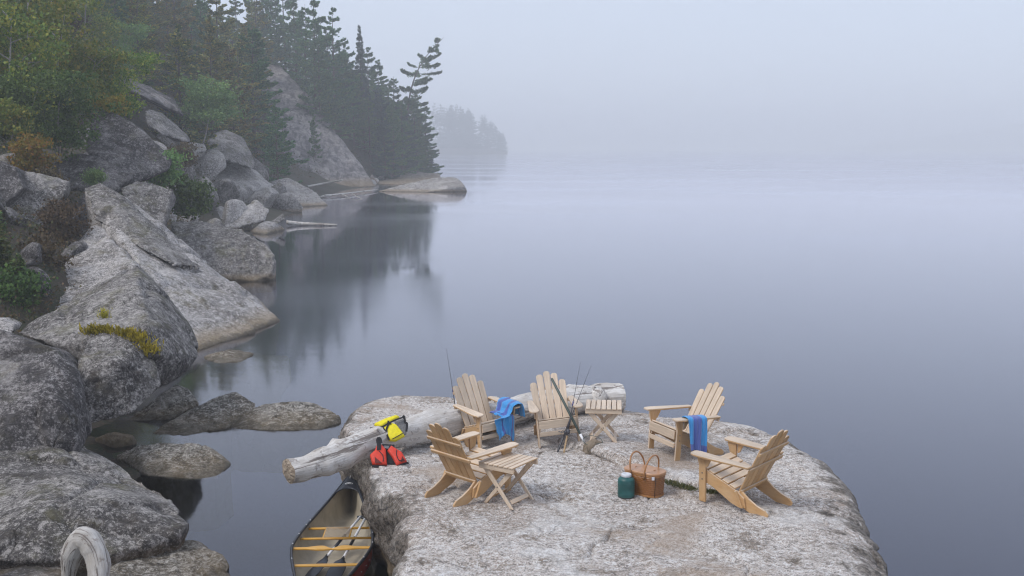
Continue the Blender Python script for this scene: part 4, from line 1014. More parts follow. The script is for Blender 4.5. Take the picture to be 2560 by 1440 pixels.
for k, anchor, local, fwd, lab, scl in [
    ('E', (1757, 1256), (.285, .045), (-.69, .72), 'wooden slat chair at the front right seen from behind', 1.08),
    ('A', (1140, 1266), (-.231, .80), (.69, .72), 'wooden slat chair at the front left seen from behind next to a folding table', 1.07),
    ('B', (1200, 1124), (-.285, .045), (.56, -.83), 'wooden slat chair in front of the log with a crumpled blue towel on it', .98),
    ('C', (1349, 1120), (-.285, .045), (.10, -.99), 'wooden slat chair facing the viewer with the landing net leaning on it', .98),
    ('D', (1693, 1151), (.285, .045), (-.88, -.48), 'wooden slat chair with a striped blue towel over its arm', 1.03)]:
    c = chair_proto if k == 'E' else copy_tree(chair_proto)
    CH[k] = put_chair(c, anchor, local, fwd, lab, scl)
bpy.context.view_layer.update()

# ------------------------------------------------------------------ folding tables
def make_table():
    t = empty('folding_table')
    Wx, Ly, H = .50, .53, .505
    for k in range(7):
        x = -Wx / 2 + (k + .5) * Wx / 7
        board(rect(-Ly / 2, Ly / 2, -Wx / 14 + .006, Wx / 14 - .006), .017, Matrix(((0, 1, 0, x), (1, 0, 0, 0), (0, 0, -1, H), (0, 0, 0, 1))), 'top_slat', CEDAR, t, .003)
    XZ = lambda y: Matrix(((1, 0, 0, 0), (0, 0, -1, y), (0, 1, 0, 0), (0, 0, 0, 1)))
    for s in (-1, 1):
        board(rect(-Wx / 2, Wx / 2, H - .069, H - .0095), .022, XZ(s * (Ly / 2 - .022)), 'apron', CEDAR, t)
        for q, y in ((1, .052), (-1, .078)):
            a = Vector((q * -.20, H - .04)); b = Vector((q * .20, 0)); d = (b - a).normalized(); nn = Vector((-d.y, d.x)) * .032
            board([tuple(a + nn), tuple(a - nn), (b.x - nn.x - .0, 0.0), (b.x + nn.x, 0.0)], .022, XZ(s * (Ly / 2 - y)), 'leg', CEDAR, t, along=1)
        Shape().tube([(0, s * (Ly / 2 - .036), H * .46), (0, s * (Ly / 2 - .041), H * .46)], .008, 8).build('bolt', BOLT, t, False)
    for q in (-1, 1):
        L2 = Ly / 2 - .068 if q < 0 else Ly / 2 - .094
        board(rect(-L2, L2, -.026, .026), .018, frame((q * .162, 0, .065), (0, 1, 0), (q * .62, 0, -.78)), 'stretcher', CEDAR, t)
    return t
def put_table(t, top_px, label):
    """top_px: the two ends of the near edge (apron side), then the other two corners"""
    P = [at_z(x, y, ZT + .52) for x, y in top_px]; c = sum(P, Vector()) / 4
    e = (P[1] - P[0]).normalized()
    t.location = (c.x, c.y, gz(c.x, c.y) - .004); t.rotation_euler = (0, 0, math.atan2(e.y, e.x))
    return tag(t, label, 'table', 'folding slat tables')
tb = make_table()
put_table(tb, [(1194, 1145), (1268, 1160), (1347, 1139), (1273, 1127)], 'folding slat table beside the front left chair')
put_table(copy_tree(tb), [(1476, 1034), (1562, 1036), (1542, 1020), (1458, 1018)], 'folding slat table in front of the end of the log')

# ------------------------------------------------------------------ towels
def towel_mat(name, kind):
    m, nt, b = new_mat(name)
    a = nt.nodes.new('ShaderNodeAttribute'); a.attribute_name = 'grain'
    sp = nt.nodes.new('ShaderNodeSeparateXYZ'); nt.links.new(a.outputs['Vector'], sp.inputs[0])
    u, v = sp.outputs[0], sp.outputs[1]
    wob = maths(nt, 'MULTIPLY', maths(nt, 'SUBTRACT', noise(nt, a.outputs['Vector'], 3, 2), .5), .03)
    u = maths(nt, 'ADD', u, wob)
    light, dark = (0.035, 0.27, 0.62), (0.075, 0.09, 0.34)
    if kind == 'stripe':
        s = maths(nt, 'MULTIPLY', rng_map(nt, u, .25, .26), rng_map(nt, u, .70, .69))
        s = maths(nt, 'MAXIMUM', s, rng_map(nt, v, .86, .87))
    else:
        w = maths(nt, 'FRACT', maths(nt, 'ADD', maths(nt, 'MULTIPLY', u, 2.1), maths(nt, 'MULTIPLY', noise(nt, a.outputs['Vector'], 1.6, 1), 1.3)))
        s = maths(nt, 'MULTIPLY', rng_map(nt, w, .18, .20), rng_map(nt, w, .46, .44))
    c = mixc(nt, s, light, dark)
    pile = noise(nt, a.outputs['Vector'], 140, 3, .7)
    c = mixc(nt, maths(nt, 'MULTIPLY', pile, .30), c, (0.20, .38, .62))
    nt.links.new(c, b.inputs['Base Color']); b.inputs['Roughness'].default_value = .95; b.inputs['Specular IOR Level'].default_value = .1
    b.inputs['Sheen Weight'].default_value = .35
    bump(nt, b, pile, .6, .006)
    return m
def cloth(name, fn, nu, nv, mat, thick=.009):
    s = Shape(); V = []; G = []
    for j in range(nv):
        for i in range(nu):
            u, v = i / (nu - 1), j / (nv - 1); V.append(fn(u, v)); G.append(Vector((u, v, 0)))
    s.add(V, [(j * nu + i, j * nu + i + 1, (j + 1) * nu + i + 1, (j + 1) * nu + i) for j in range(nv - 1) for i in range(nu - 1)], G)
    me = s.mesh(name); o = link(name, me, mat)
    md = o.modifiers.new('thick', 'SOLIDIFY'); md.thickness = thick; md.offset = 0
    o.modifiers.new('sub', 'SUBSURF').levels = 1; o.modifiers['sub'].render_levels = 1
    return o
def path(P, t):
    P = [Vector(p) for p in P]; L = [0]
    for a, b in zip(P, P[1:]): L.append(L[-1] + (b - a).length)
    q = t * L[-1]
    for i in range(len(P) - 1):
        if q <= L[i + 1] + 1e-9:
            f = (q - L[i]) / max(L[i + 1] - L[i], 1e-9); return P[i].lerp(P[i + 1], f)
    return P[-1]
def drape_D(u, v):
    # hangs over the near arm of chair D (local +x side)
    p = path([(.235, 0, .46), (.245, 0, .53), (.262, 0, .572), (.30, 0, .578), (.36, 0, .575), (.392, 0, .560), (.402, 0, .52), (.408, 0, .40), (.412, 0, .25), (.415, 0, .135)], v)
    hang = max(0, v - .42) / .58
    y = .235 + (u - .5) * (.30 - .05 * hang) + .07 * hang * (0.3)
    fold = .016 * math.sin(u * 13 + 1.0) * hang + .006 * math.sin(u * 29 + v * 5)
    return Vector((p.x + fold + .012 * hang, y, p.z + (.05 * (u - .5) * hang * -1.2) + .02 * math.sin(u * 3.1) * (1 if v > .98 else 0)))
tD = cloth('striped_towel', drape_D, 34, 48, towel_mat('striped_terry', 'stripe'))
tD.matrix_world = CH['D'].matrix_world.copy()
tag(tD, 'towel with broad light and dark blue stripes hanging over a chair arm', 'towel')
def drape_B(u, v):
    # thrown over the far arm (local +x), spilling over the seat and down the front edge
    y = -.10 + .40 * u
    A = path([(.405, y, .36), (.400, y, .50), (.375, y, .580), (.30, y, .590), (.225, y, .575), (.195, y, .50), (.15, y - .02, .455), (.03, y - .04, .45)], min(1, v / .60))
    k = max(0, (v - .60) / .40)
    if k > 0:
        S_ = A; F_ = Vector((-.06 + .32 * u, -.062, .43)); H_ = Vector((-.03 + .26 * u, -.088, .11 + .07 * math.sin(u * 4)))
        A = path([S_, F_, H_], k)
    w3 = fbm(np.array([[u * 4.5, v * 6, q * 9.1] for q in range(3)]), 3, 12)
    fold = math.sin(u * 15 + v * 3) * .5 + math.sin(u * 27 - v * 4) * .25
    on_seat = 1 if .45 < v < .72 else .5
    return A + Vector((-.012 * fold - abs(w3[0]) * .026 * (v > .35), -.016 * fold * (v > .7) - abs(w3[1]) * .02, .018 * fold * on_seat + w3[2] * .016 + .014))
tB = cloth('crumpled_towel', drape_B, 44, 60, towel_mat('blotched_terry', 'blotch'), .010)
tB.matrix_world = CH['B'].matrix_world.copy()
tag(tB, 'crumpled blue and purple towel bunched on the chair before the log', 'towel')

# ------------------------------------------------------------------ the big log
LOG = [(722, 1177, 1.37, .155), (770, 1164, 1.385, .160), (840, 1141, 1.40, .172), (920, 1112, 1.43, .185), (1000, 1089, 1.45, .20), (1090, 1064, 1.47, .215), (1180, 1046, 1.49, .205), (1260, 1030, 1.475, .21), (1340, 1015, 1.48, .215), (1440, 1002, 1.49, .22), (1500, 996, 1.495, .225), (1552, 992, 1.50, .235)]
def make_log():
    P = [at_z(x, y, z) for x, y, z, r in LOG]; rr = [q[3] for q in LOG]
    m = 90; n = 30; root = empty('driftwood_log', P[4] - Vector((0, 0, rr[4])))
    u = np.linspace(0, len(P) - 1, m); A = np.array([tuple(p) for p in P])
    C = np.stack([np.interp(u, range(len(P)), A[:, k]) for k in range(3)], -1); Rr = np.interp(u, range(len(P)), rr)
    for _ in range(6): C[1:-1] = (C[:-2] + 2 * C[1:-1] + C[2:]) / 4
    T = unit(np.gradient(C, axis=0)); S = unit(np.cross(T, np.array([0, 0, 1.0]))); Up = np.cross(S, T)
    w = np.arange(n) * 2 * math.pi / n
    V = C[:, None] + (S[:, None] * np.cos(w)[None, :, None] + Up[:, None] * np.sin(w)[None, :, None]) * Rr[:, None, None]
    L = np.concatenate([[0], np.cumsum(np.linalg.norm(np.diff(C, axis=0), axis=1))])
    Gc = np.stack([np.repeat(L[:, None], n, 1), Rr[:, None] * np.cos(w)[None], Rr[:, None] * np.sin(w)[None]], -1)
    f = V.reshape(-1, 3); nd = (V - C[:, None]); nd = unit(nd).reshape(-1, 3)
    tw = Gc.reshape(-1, 3) * np.array([1.2, 9, 9]); tw[:, 1:] += 0
    dsp = fbm(f * 2.2, 3, 8) * .050 + fbm(tw, 3, 3) * .018
    # hollowed knots and swellings
    for kx, kw, sign, rad in ((.20, 2.2, 1, .10), (.34, 1.3, 1, .12), (.58, 1.7, 1, .16), (.66, 1.25, 1, .15), (.82, 1.9, 1, .14), (.13, .6, -1, .10)):
        i = int(kx * (m - 1)); j = int(kw / (2 * math.pi) * n) % n; q = V[i, j]
        dsp += sign * .055 * np.exp(-np.sum((f - q) ** 2, 1) / (rad * .6) ** 2)
    f = f + nd * dsp[:, None]
    s = Shape()
    s.add([Vector(q) - root.location for q in f], [(i * n + k, i * n + (k + 1) % n, (i + 1) * n + (k + 1) % n, (i + 1) * n + k) for i in range(m - 1) for k in range(n)], [Vector(q) for q in Gc.reshape(-1, 3)])
    s.build('bole', DRIFT, root)
    for end, tdir in ((0, -1), (m - 1, 1)):
        rim = f.reshape(m, n, 3)[end]; c0 = rim.mean(0); e = Shape(); V2 = []; F2 = []
        gg = np.random.default_rng(end)
        rings = 7
        for k in range(rings):
            q = 1 - k / rings
            off = T[end] * tdir * (.03 * (1 - q ** 2) - (.004 if k == 0 else 0))
            for j in range(n): V2.append(c0 + (rim[j] - c0) * q + off + T[end] * tdir * gg.normal(0, .006) * (k > 0))
        F2 = [(k * n + j, k * n + (j + 1) % n, (k + 1) * n + (j + 1) % n, (k + 1) * n + j) for k in range(rings - 1) for j in range(n)]
        F2.append(tuple((rings - 1) * n + j for j in range(n)))
        e.add([Vector(q) - root.location for q in V2], F2); e.build('end_grain', DRIFT_END, root, False)
    lb = BVHTree.FromPolygons([tuple(q) for q in f], [(i * n + k, i * n + (k + 1) % n, (i + 1) * n + (k + 1) % n, (i + 1) * n + k) for i in range(m - 1) for k in range(n)])
    def stub(px, py, up, r, ln, lean=(0, 0, 1)):
        h = lb.ray_cast(Vector((0, 0, CAMZ)), ray(px, py).normalized())
        if h[0] is None: return
        p = h[0] - root.location; d = Vector(lean).normalized()
        st = Shape(); st.tube([p - d * .12, p - d * .02, p + d * ln * .6, p + d * ln], [r * 1.5, r * 1.12, r * .95, r * .72], 12)
        st.build('branch_stub', DRIFT, root)
    bpy.context.view_layer.update()
    stub(1500, 992, 0, .11, .06, (.25, -.9, .25)); stub(1302, 985, 0, .09, .11, (-.25, -.2, 1)); stub(1238, 1004, 0, .09, .05, (.1, -.4, .9)); stub(1205, 1006, 0, .07, .04, (0, -.5, .9)); stub(941, 1076, 0, .045, .03, (-.3, -.6, .7)); stub(1484, 972, 0, .03, .05, (.1, -.2, 1))
    return tag(root, 'long bleached driftwood log lying across the ledge and out over the canoe', 'log'), C, Rr
log, LOGC, LOGR = make_log()
def driftwood(name, label, pts, rad, mat=DRIFT, cat='driftwood', group=None, n=14):
    P = [at(*p) for p in pts]; c = catmull_open(P); rr = np.interp(np.linspace(0, 1, len(c)), np.linspace(0, 1, len(rad)), rad)
    s = Shape(); s.tube(c, list(rr), n)
    cc = [Vector(q) for q in c]; P_ = np.array([tuple(v) for v in s.v]); dv = fbm(P_ * 5, 4, 71, .6) * .35 * float(np.mean(rad)) * .30
    ctrs = np.repeat(np.array([tuple(q) for q in cc]), n, 0); s.v = [Vector(q) for q in P_ + unit(P_ - ctrs) * dv[:, None]]
    o = s.build(name, mat)
    return tag(o, label, cat, group)
def catmull_open(P, per=8):
    P = [P[0] * 2 - P[1]] + list(P) + [P[-1] * 2 - P[-2]]; out = []
    for i in range(1, len(P) - 2):
        a, b, c, d = P[i - 1:i + 3]
        for k in range(per):
            t = k / per; out.append(0.5 * ((2 * b) + (c - a) * t + (2 * a - 5 * b + 4 * c - d) * t * t + (3 * b - a - 3 * c + d) * t ** 3))
    out.append(P[-2]); return out
driftwood('bent_driftwood', 'smooth pale bent driftwood in the bottom left corner', [(170, 1440, 12.2), (182, 1388, 12.2), (208, 1350, 12.2), (234, 1372, 12.15), (246, 1418, 12.05), (248, 1485, 11.9)], [.08, .125, .15, .145, .135, .11], n=24)
for pts, r, lab in [([(716, 556, .25), (760, 560, .12), (842, 562, .08)], [.16, .13, .08], 'low driftwood log floating off the small stone cluster'),
    ([(770, 466, .9), (812, 458, 1.1), (856, 450, 1.5)], [.12, .11, .08], 'thin pale log leaning at the foot of the cliff'),
    ([(800, 492, .15), (860, 484, .25), (945, 474, .2)], [.10, .09, .05], 'thin pale log lying in the water between cliff and whaleback rock'),
    ([(812, 488, .3), (850, 486, .2), (875, 494, .05)], [.07, .06, .04], 'short crooked stick in the water before the cliff'),
    ([(880, 484, .3), (893, 492, .15), (905, 497, .02)], [.05, .05, .03], 'small forked stick beside the thin floating log')]:
    driftwood('floating_log', lab, pts, r, DRIFT, 'driftwood', 'driftwood by the far shore', 8)

# ------------------------------------------------------------------ canoe
def pm(name, col, rough, spec=.5, **k): return plain(name, col, rough, spec, **k)
HULL_RED = pm('hull_red', (.46, .04, .02), .35, .5, var=.15, scale=6); HULL_IN = pm('hull_tan', (.40, .35, .27), .6, .4, var=.14, scale=5)
VINYL = pm('black_vinyl', (.018, .02, .028), .42, .5, var=.25, scale=30); WHITE = pm('white_paint', (.75, .75, .75), .5)
ALU = pm('aluminium', (.78, .78, .80), .4, .5); ROPE = pm('white_cord', (.6, .6, .6), .8); BLADE = pm('paddle_plastic', (.022, .027, .038), .45, .5, var=.2)
def make_canoe():
    yoke_c = at_z(830, 1364, .36); bow = at_z(879, 1178, .56)
    ax = (bow - yoke_c); ax.z = 0; Lh = ax.length; ax.normalize()
    root = empty('canoe', (yoke_c.x, yoke_c.y, 0), math.atan2(-ax.x, ax.y))          # local +Y to the bow
    hb = .53
    beam = lambda t: hb * (1.02 - (t * t + .02) ** .7) * (1 if abs(t) < .9 else ((1 - abs(t)) / .1) ** .5) * (1 - .18 * min(1, max(0, -t) / .4)) if abs(t) < 1 else 0
    sheer = lambda t: .345 + .20 * abs(t) ** 3.2
    keel = lambda t: -.055 + .05 * max(0, (abs(t) - .80) / .20) ** 2 + (.28 * max(0, (abs(t) - .93) / .07) ** 1.6)
    def shell(off, floor=None):
        ns, nc = 81, 15; V = []
        for i in range(ns):
            t = -1 + 2 * i / (ns - 1); t = math.copysign(1 - (1 - abs(t)) ** 1.25, t) if abs(t) > 0 else 0
            b = max(beam(t) - off, .002); z1 = sheer(t); z0 = keel(t) + off
            if floor is not None: z0 = max(z0, floor)
            for k in range(-nc, nc + 1):
                q = k / nc; a = q * math.pi / 2
                x = b * math.copysign(abs(math.sin(a)) ** .62, q); z = z1 - (z1 - z0) * abs(math.cos(a)) ** .55 if abs(q) < 1 else z1
                V.append((x, t * Lh * (1 if z > .2 else 1 - .02 * (1 - z / .2) * abs(t)), z))
        c = 2 * nc + 1
        return V, [(i * c + k, i * c + k + 1, (i + 1) * c + k + 1, (i + 1) * c + k) for i in range(ns - 1) for k in range(c - 1)]
    V, Fc = shell(0); Shape().add(V, [f[::-1] for f in Fc]).build('hull', HULL_RED, root)
    V, Fc = shell(.011, .018); Shape().add(V, Fc).build('hull_lining', HULL_IN, root)
    for s in (-1, 1):
        ts = [-1 + 2 * i / 60 for i in range(61)]
        Shape().tube([(s * (beam(t) + .002), t * Lh, sheer(t) + .004) for t in ts], .020, 8).build('gunwale', VINYL, root)
        for t in (.17, -.17, .30, .365, .03):
            x = s * (beam(t) + .003); Shape().lathe([(.010, 0), (.010, .004), (.004, .007)], 8)
            r = Shape(); r.lathe([(.009, 0), (.009, .004), (.003, .008)], 8); o = r.build('rivet', ALU, root); o.location = (x, t * Lh, sheer(t) + .022)
        for t in (-.06, -.13, -.21, -.29):
            r = Shape(); r.tube([(s * (beam(t) - .004), t * Lh, .22), (s * (beam(t) + .006), t * Lh, .22)], .007, 8); r.build('rivet', ALU, root)
    # bow deck plate with an arched inner edge
    for sg in (1, -1):
        V = []; m = 22; rows = 9; Fc = []
        for i in range(m + 1):
            t = .735 + (.995 - .735) * i / m
            b = beam(t) - .002
            for k in range(rows):
                q = -1 + 2 * k / (rows - 1)
                yy = t * Lh
                if i == 0: yy = (.735 + .055 * (1 - q * q)) * Lh
                elif i < 6: yy = max(yy, (.735 + .055 * (1 - q * q)) * Lh + .002 * i)
                V.append((q * b, sg * yy, sheer(t) + .018 + .022 * (1 - q * q)))
        Fc = [(i * rows + k, i * rows + k + 1, (i + 1) * rows + k + 1, (i + 1) * rows + k) for i in range(m) for k in range(rows - 1)]
        s = Shape().add(V, Fc if sg > 0 else [f[::-1] for f in Fc]); d = s.build('deck_plate', VINYL, root)
        md = d.modifiers.new('thick', 'SOLIDIFY'); md.thickness = .012; md.offset = -1
        if sg > 0:
            zt = sheer(.84) + .047
            e = Shape(); e.tube([(.055 * math.cos(a), .84 * Lh + .030 * math.sin(a), zt - .012 * abs(math.cos(a))) for a in [2 * math.pi * k / 28 for k in range(29)]], .0035, 5, cap=False); e.build('oval_emblem', WHITE, d)
            for w in (-1, 0, 1):
                e = Shape(); e.tube([(w * .024 - .008, .84 * Lh - .010, zt), (w * .024 + .008, .84 * Lh + .010, zt)], .003, 5); e.build('emblem_stroke', WHITE, d)
    # seat frame with cane panel, yoke, thwart
    t_of = lambda py: ((at_z(830 + (1364 - py) * .26, py, .34) - Vector((yoke_c.x, yoke_c.y, 0))).xy.dot(ax.xy)) / Lh
    seat = empty('seat'); seat.parent = root
    y1, y2 = t_of(1338) * Lh, t_of(1313) * Lh
    for y in (y1, y2):
        b = beam(y / Lh) - .012
        Shape().tube([(-b, y, .295), (b, y, .295)], .017, 8).build('seat_bar', ASH, seat)
    for x in (-.17, .17): Shape().tube([(x, y1, .297), (x, y2, .297)], .014, 8).build('seat_bar', ASH, seat)
    cane = Shape()
    for k in range(21):
        x = -.16 + .32 * k / 20; cane.tube([(x, y1, .312), (x, y2, .312)], .003, 4)
    for k in range(13):
        y = y1 + (y2 - y1) * k / 12; cane.tube([(-.165, y, .315), (.165, y, .315)], .003, 4)
    cane.build('cane_webbing', pm('cane', (.55, .45, .33), .7), seat)
    for s in (-1, 1):
        for y in (y1, y2):
            b = beam(y / Lh) - .02; Shape().tube([(s * b * .96, y, .28), (s * b * .99, y, sheer(y / Lh))], .006, 6).build('seat_hanger', BOLT, seat)
    b = beam(0) - .010; prof = [(0, .028), (.22, .030), (.34, .062), (.52, .080), (.66, .075), (.78, .045), (.90, .052), (1.0, .058)]
    up = []; lo = []
    for k in range(-24, 25):
        q = abs(k) / 24
        hw = float(np.interp(1 - q, [0, .35, .62, .78, 1], [.026, .030, .070, .075, .028]))
        dip = -.045 * math.exp(-(q / .16) ** 2)
        up.append((k / 24 * b, hw + dip * 1.15)); lo.append((k / 24 * b, -hw * .75 + dip * .35))
    board(up[::-1] + lo, .026, Matrix.Translation((0, 0, .325)), 'yoke', ASH, root, .006)
    y = t_of(1410) * Lh; b = beam(y / Lh) - .012
    board([(-b, -.024), (-b * .3, -.032), (b * .3, -.032), (b, -.024), (b, .024), (b * .3, .032), (-b * .3, .032), (-b, .024)], .022, Matrix.Translation((0, y, .325)), 'thwart', ASH, root, .006)
    # painter line up over the log
    p = [Vector((0, .90 * Lh, sheer(.9) + .04)), Vector((.02, .93 * Lh, .66)), Vector((.05, .95 * Lh, .85)), Vector((.10, 1.0 * Lh, 1.10)), Vector((.16, 1.02 * Lh, 1.22))]
    Shape().tube(catmull_open(p), .005, 6).build('painter_line', ROPE, root)
    return tag(root, 'open red canoe with a tan inside and black gunwales moored beside the ledge', 'canoe')
canoe = make_canoe()
def paddle(label, grip_px, blade_px, zg, zb, roll):
    a = at_z(*grip_px, zg); b = at_z(*blade_px, zb); d = (b - a); L = d.length; d.normalize()
    side = d.cross(Vector((0, 0, 1))).normalized(); side = (side * math.cos(roll) + d.cross(side) * math.sin(roll)).normalized()
    root = empty('paddle', a); M = frame((0, 0, 0), d, side)
    def put(s, nm, mt, parent=root): 
        for i in range(len(s.v)): s.v[i] = M @ s.v[i]
        return s.build(nm, mt, parent)
    put(Shape().tube([(0, -.055, 0), (0, -.02, .003), (0, .02, .003), (0, .055, 0)], [.013, .017, .017, .013], 8), 'grip', BLADE)
    put(Shape().tube([(.012, 0, 0), (.62, 0, 0)], .018, 10), 'shaft', ALU)
    put(Shape().tube([(.50, 0, 0), (.82, 0, 0)], .020, 10), 'sleeve', BLADE)
    put(Shape().tube([(.82, 0, 0), (L - .50, 0, 0)], .018, 10), 'shaft', ALU)
    prof = [(0, .016, .016), (.06, .03, .015), (.12, .075, .012), (.20, .095, .010), (.36, .102, .008), (.47, .095, .007), (.50, .07, .006)]
    s = Shape(); V = []; n = 12
    for x, w, t in prof:
        for k in range(n):
            q = 2 * math.pi * k / n; V.append((L - .52 + x, w * math.cos(q), t * math.sin(q) * (1 + .9 * math.exp(-(math.cos(q) / .25) ** 2))))
    s.add(V, [(i * n + k, i * n + (k + 1) % n, (i + 1) * n + (k + 1) % n, (i + 1) * n + k) for i in range(len(prof) - 1) for k in range(n)] + [tuple(range(n))[::-1], tuple((len(prof) - 1) * n + k for k in range(n))])
    put(s, 'blade', BLADE)
    return tag(root, label, 'paddle', 'paddles in the canoe')
paddle('paddle lying in the canoe with its dark blade furthest left', (902, 1291), (772, 1445), .36, .07, .25)
paddle('paddle lying in the canoe with its dark blade nearest the ledge', (913, 1296), (828, 1450), .345, .065, -.15)

# ------------------------------------------------------------------ picnic basket and jug
def super_ring(a, b, e, n, z, k=1.0): 
    out = []
    for i in range(n):
        t = 2 * math.pi * i / n; c, s = math.cos(t), math.sin(t)
        out.append(Vector((a * k * math.copysign(abs(c) ** e, c), b * k * math.copysign(abs(s) ** e, s), z)))
    return out
def basket_mat():
    m, nt, b = new_mat('woven_splint')
    tc = nt.nodes.new('ShaderNodeTexCoord'); sp = nt.nodes.new('ShaderNodeSeparateXYZ'); nt.links.new(tc.outputs['Object'], sp.inputs[0])
    n1 = noise(nt, tc.outputs['Object'], 9, 4, .6)
    w = nt.nodes.new('ShaderNodeTexWave'); w.wave_type = 'BANDS'; w.bands_direction = 'Z'; w.inputs['Scale'].default_value = 13; w.inputs['Distortion'].default_value = .6; nt.links.new(tc.outputs['Object'], w.inputs[0])
    w2 = nt.nodes.new('ShaderNodeTexWave'); w2.wave_type = 'BANDS'; w2.bands_direction = 'DIAGONAL'; w2.inputs['Scale'].default_value = 11; nt.links.new(tc.outputs['Object'], w2.inputs[0])
    c = mixc(nt, n1, (.17, .065, .018), (.32, .135, .04)); c = mixc(nt, maths(nt, 'MULTIPLY', w.outputs['Fac'], .35), c, (.15, .05, .015))
    nt.links.new(c, b.inputs['Base Color']); b.inputs['Roughness'].default_value = .38
    bump(nt, b, maths(nt, 'ADD', w.outputs['Fac'], w2.outputs['Fac']), .35, .006)
    return m
def make_basket():
    p = on_ledge(1612, 1232); root = empty('picnic_basket', (p.x, p.y, gz(p.x, p.y) + .002), R(-38))
    BM = basket_mat(); RIM = pm('basket_wood', (.34, .16, .06), .4, var=.2, scale=18); LID = pm('basket_lid', (.42, .22, .11), .3, .5, var=.12, scale=8)
    a, b, n = .245, .15, 56
    rings = [(0.0, .90), (.012, .915), (.10, .945), (.20, .975), (.275, 1.0), (.275, .97), (.02, .88)]
    V = []; 
    for z, k in rings: V += super_ring(a, b, .62, n, z, k)
    m = len(rings); s = Shape().add(V, [(i * n + k, i * n + (k + 1) % n, (i + 1) * n + (k + 1) % n, (i + 1) * n + k) for i in range(m - 1) for k in range(n)] + [tuple(range(n))[::-1], tuple((m - 1) * n + k for k in range(n))])
    s.build('body', BM, root)
    for z, k, nm in ((.012, .925, 'bottom_band'), (.262, 1.005, 'rim_band')):
        V = []
        for zz, kk in ((z - .012, k), (z - .012, k + .022), (z + .012, k + .022), (z + .012, k)): V += super_ring(a, b, .62, n, zz, kk)
        Shape().add(V, [(i % 4 * n + q, i % 4 * n + (q + 1) % n, (i + 1) % 4 * n + (q + 1) % n, (i + 1) % 4 * n + q) for i in range(4) for q in range(n)]).build(nm, RIM, root, False)
    V = []
    for z, k in ((.277, 1.0), (.277, 1.05), (.292, 1.05), (.298, 1.02), (.300, .6)): V += super_ring(a, b, .62, n, z, k)
    lid = Shape().add(V, [(i * n + q, i * n + (q + 1) % n, (i + 1) * n + (q + 1) % n, (i + 1) * n + q) for i in range(4) for q in range(n)] + [tuple(4 * n + q for q in range(n)), tuple(range(n))[::-1]]).build('lid', LID, root, False)
    for x0, tip in ((-.10, -.05), (.085, .03)):
        pts = [(x0 + .0, -.165, .215), (x0 + tip * .15, -.166, .30)]
        for k in range(1, 12):
            q = math.pi * k / 12; pts.append((x0 + tip * (.2 + .8 * math.sin(q)), -.158 * math.cos(q), .33 + .155 * math.sin(q)))
        pts += [(x0 + tip * .15, .166, .30), (x0, .165, .215)]
        Shape().tube([Vector(q) for q in pts], .0105, 8).build('handle', RIM, root)
    for x in (-.13, .13):
        Shape().tube([(x, -.02, .301), (x, .02, .301)], .006, 6).build('hinge', RIM, lid)
    board(rect(-.016, .016, -.020, .020), .004, Matrix(((.80, 0, .6, .192), (.6, 0, -.80, -.136), (0, 1, 0, .245), (0, 0, 0, 1))), 'tag', pm('pale_tag', (.62, .62, .66), .4), root, 0)
    Shape().tube([(.216, -.112, .265), (.212, -.118, .14), (.200, -.112, .01)], .004, 6).build('corner_lacing', pm('dark_leather', (.05, .022, .01), .6), root)
    return tag(root, 'brown woven picnic basket with a flat lid and two arched handles', 'basket')
basket = make_basket()
def make_jug():
    p = on_ledge(1565, 1242); root = empty('water_jug', (p.x, p.y, gz(p.x, p.y) + .001))
    TEAL = pm('teal_enamel', (.012, .085, .082), .42, .5, var=.25, scale=7)
    Shape().lathe([(.088, 0), (.098, .006), (.101, .02), (.101, .045), (.104, .05), (.101, .055), (.101, .150), (.104, .155), (.101, .160), (.101, .172), (.104, .177), (.101, .182), (.101, .205), (.094, .228), (.076, .243), (.058, .250), (.055, .258)], 40).build('body', TEAL, root)
    Shape().lathe([(.058, .252), (.062, .256), (.062, .280), (.058, .287), (.03, .289), (.0285, .286)], 36).build('lid', pm('white_cup', (.60, .61, .64), .35), root)
    Shape().lathe([(.0995, -.0005), (.1015, .004), (.1015, .016), (.0995, .018)], 40).build('base_ring', pm('dark_base', (.02, .03, .03), .5), root)
    return tag(root, 'squat teal jug with a white lid beside the picnic basket', 'jug')
make_jug()

# ------------------------------------------------------------------ life vests
def on_plane(px, py, P0, nrm):
    d = ray(px, py); o = Vector((0, 0, CAMZ)); return o + d * ((P0 - o).dot(nrm) / d.dot(nrm))
def pad(name, poly_px, P0, nrm, thick, mat, parent, org, round_=True):
    nrm = Vector(nrm).normalized(); P = [on_plane(x, y, P0, nrm) for x, y in poly_px]
    Q_ = []
    for a, b in zip(P, P[1:] + P[:1]): Q_ += [a, a.lerp(b, .33), a.lerp(b, .67)]
    c = sum(Q_, Vector()) / len(Q_); n = len(Q_); V = []; prof = [(.97, -.15), (1.0, .15), (.99, .55), (.93, .85), (.75, 1.0), (.4, 1.08)]
    for k, h in prof: V += [c + (q - c) * k + nrm * thick * h - org for q in Q_]
    m = len(prof)
    Fc = [(i * n + k, i * n + (k + 1) % n, (i + 1) * n + (k + 1) % n, (i + 1) * n + k) for i in range(m - 1) for k in range(n)] + [tuple(range(n))[::-1], tuple((m - 1) * n + k for k in range(n))]
    s = Shape().add(V, Fc); o = s.build(name, mat, parent)
    bmx = bmesh.new(); bmx.from_mesh(o.data); bmesh.ops.recalc_face_normals(bmx, faces=bmx.faces); bmx.to_mesh(o.data); bmx.free()
    return o
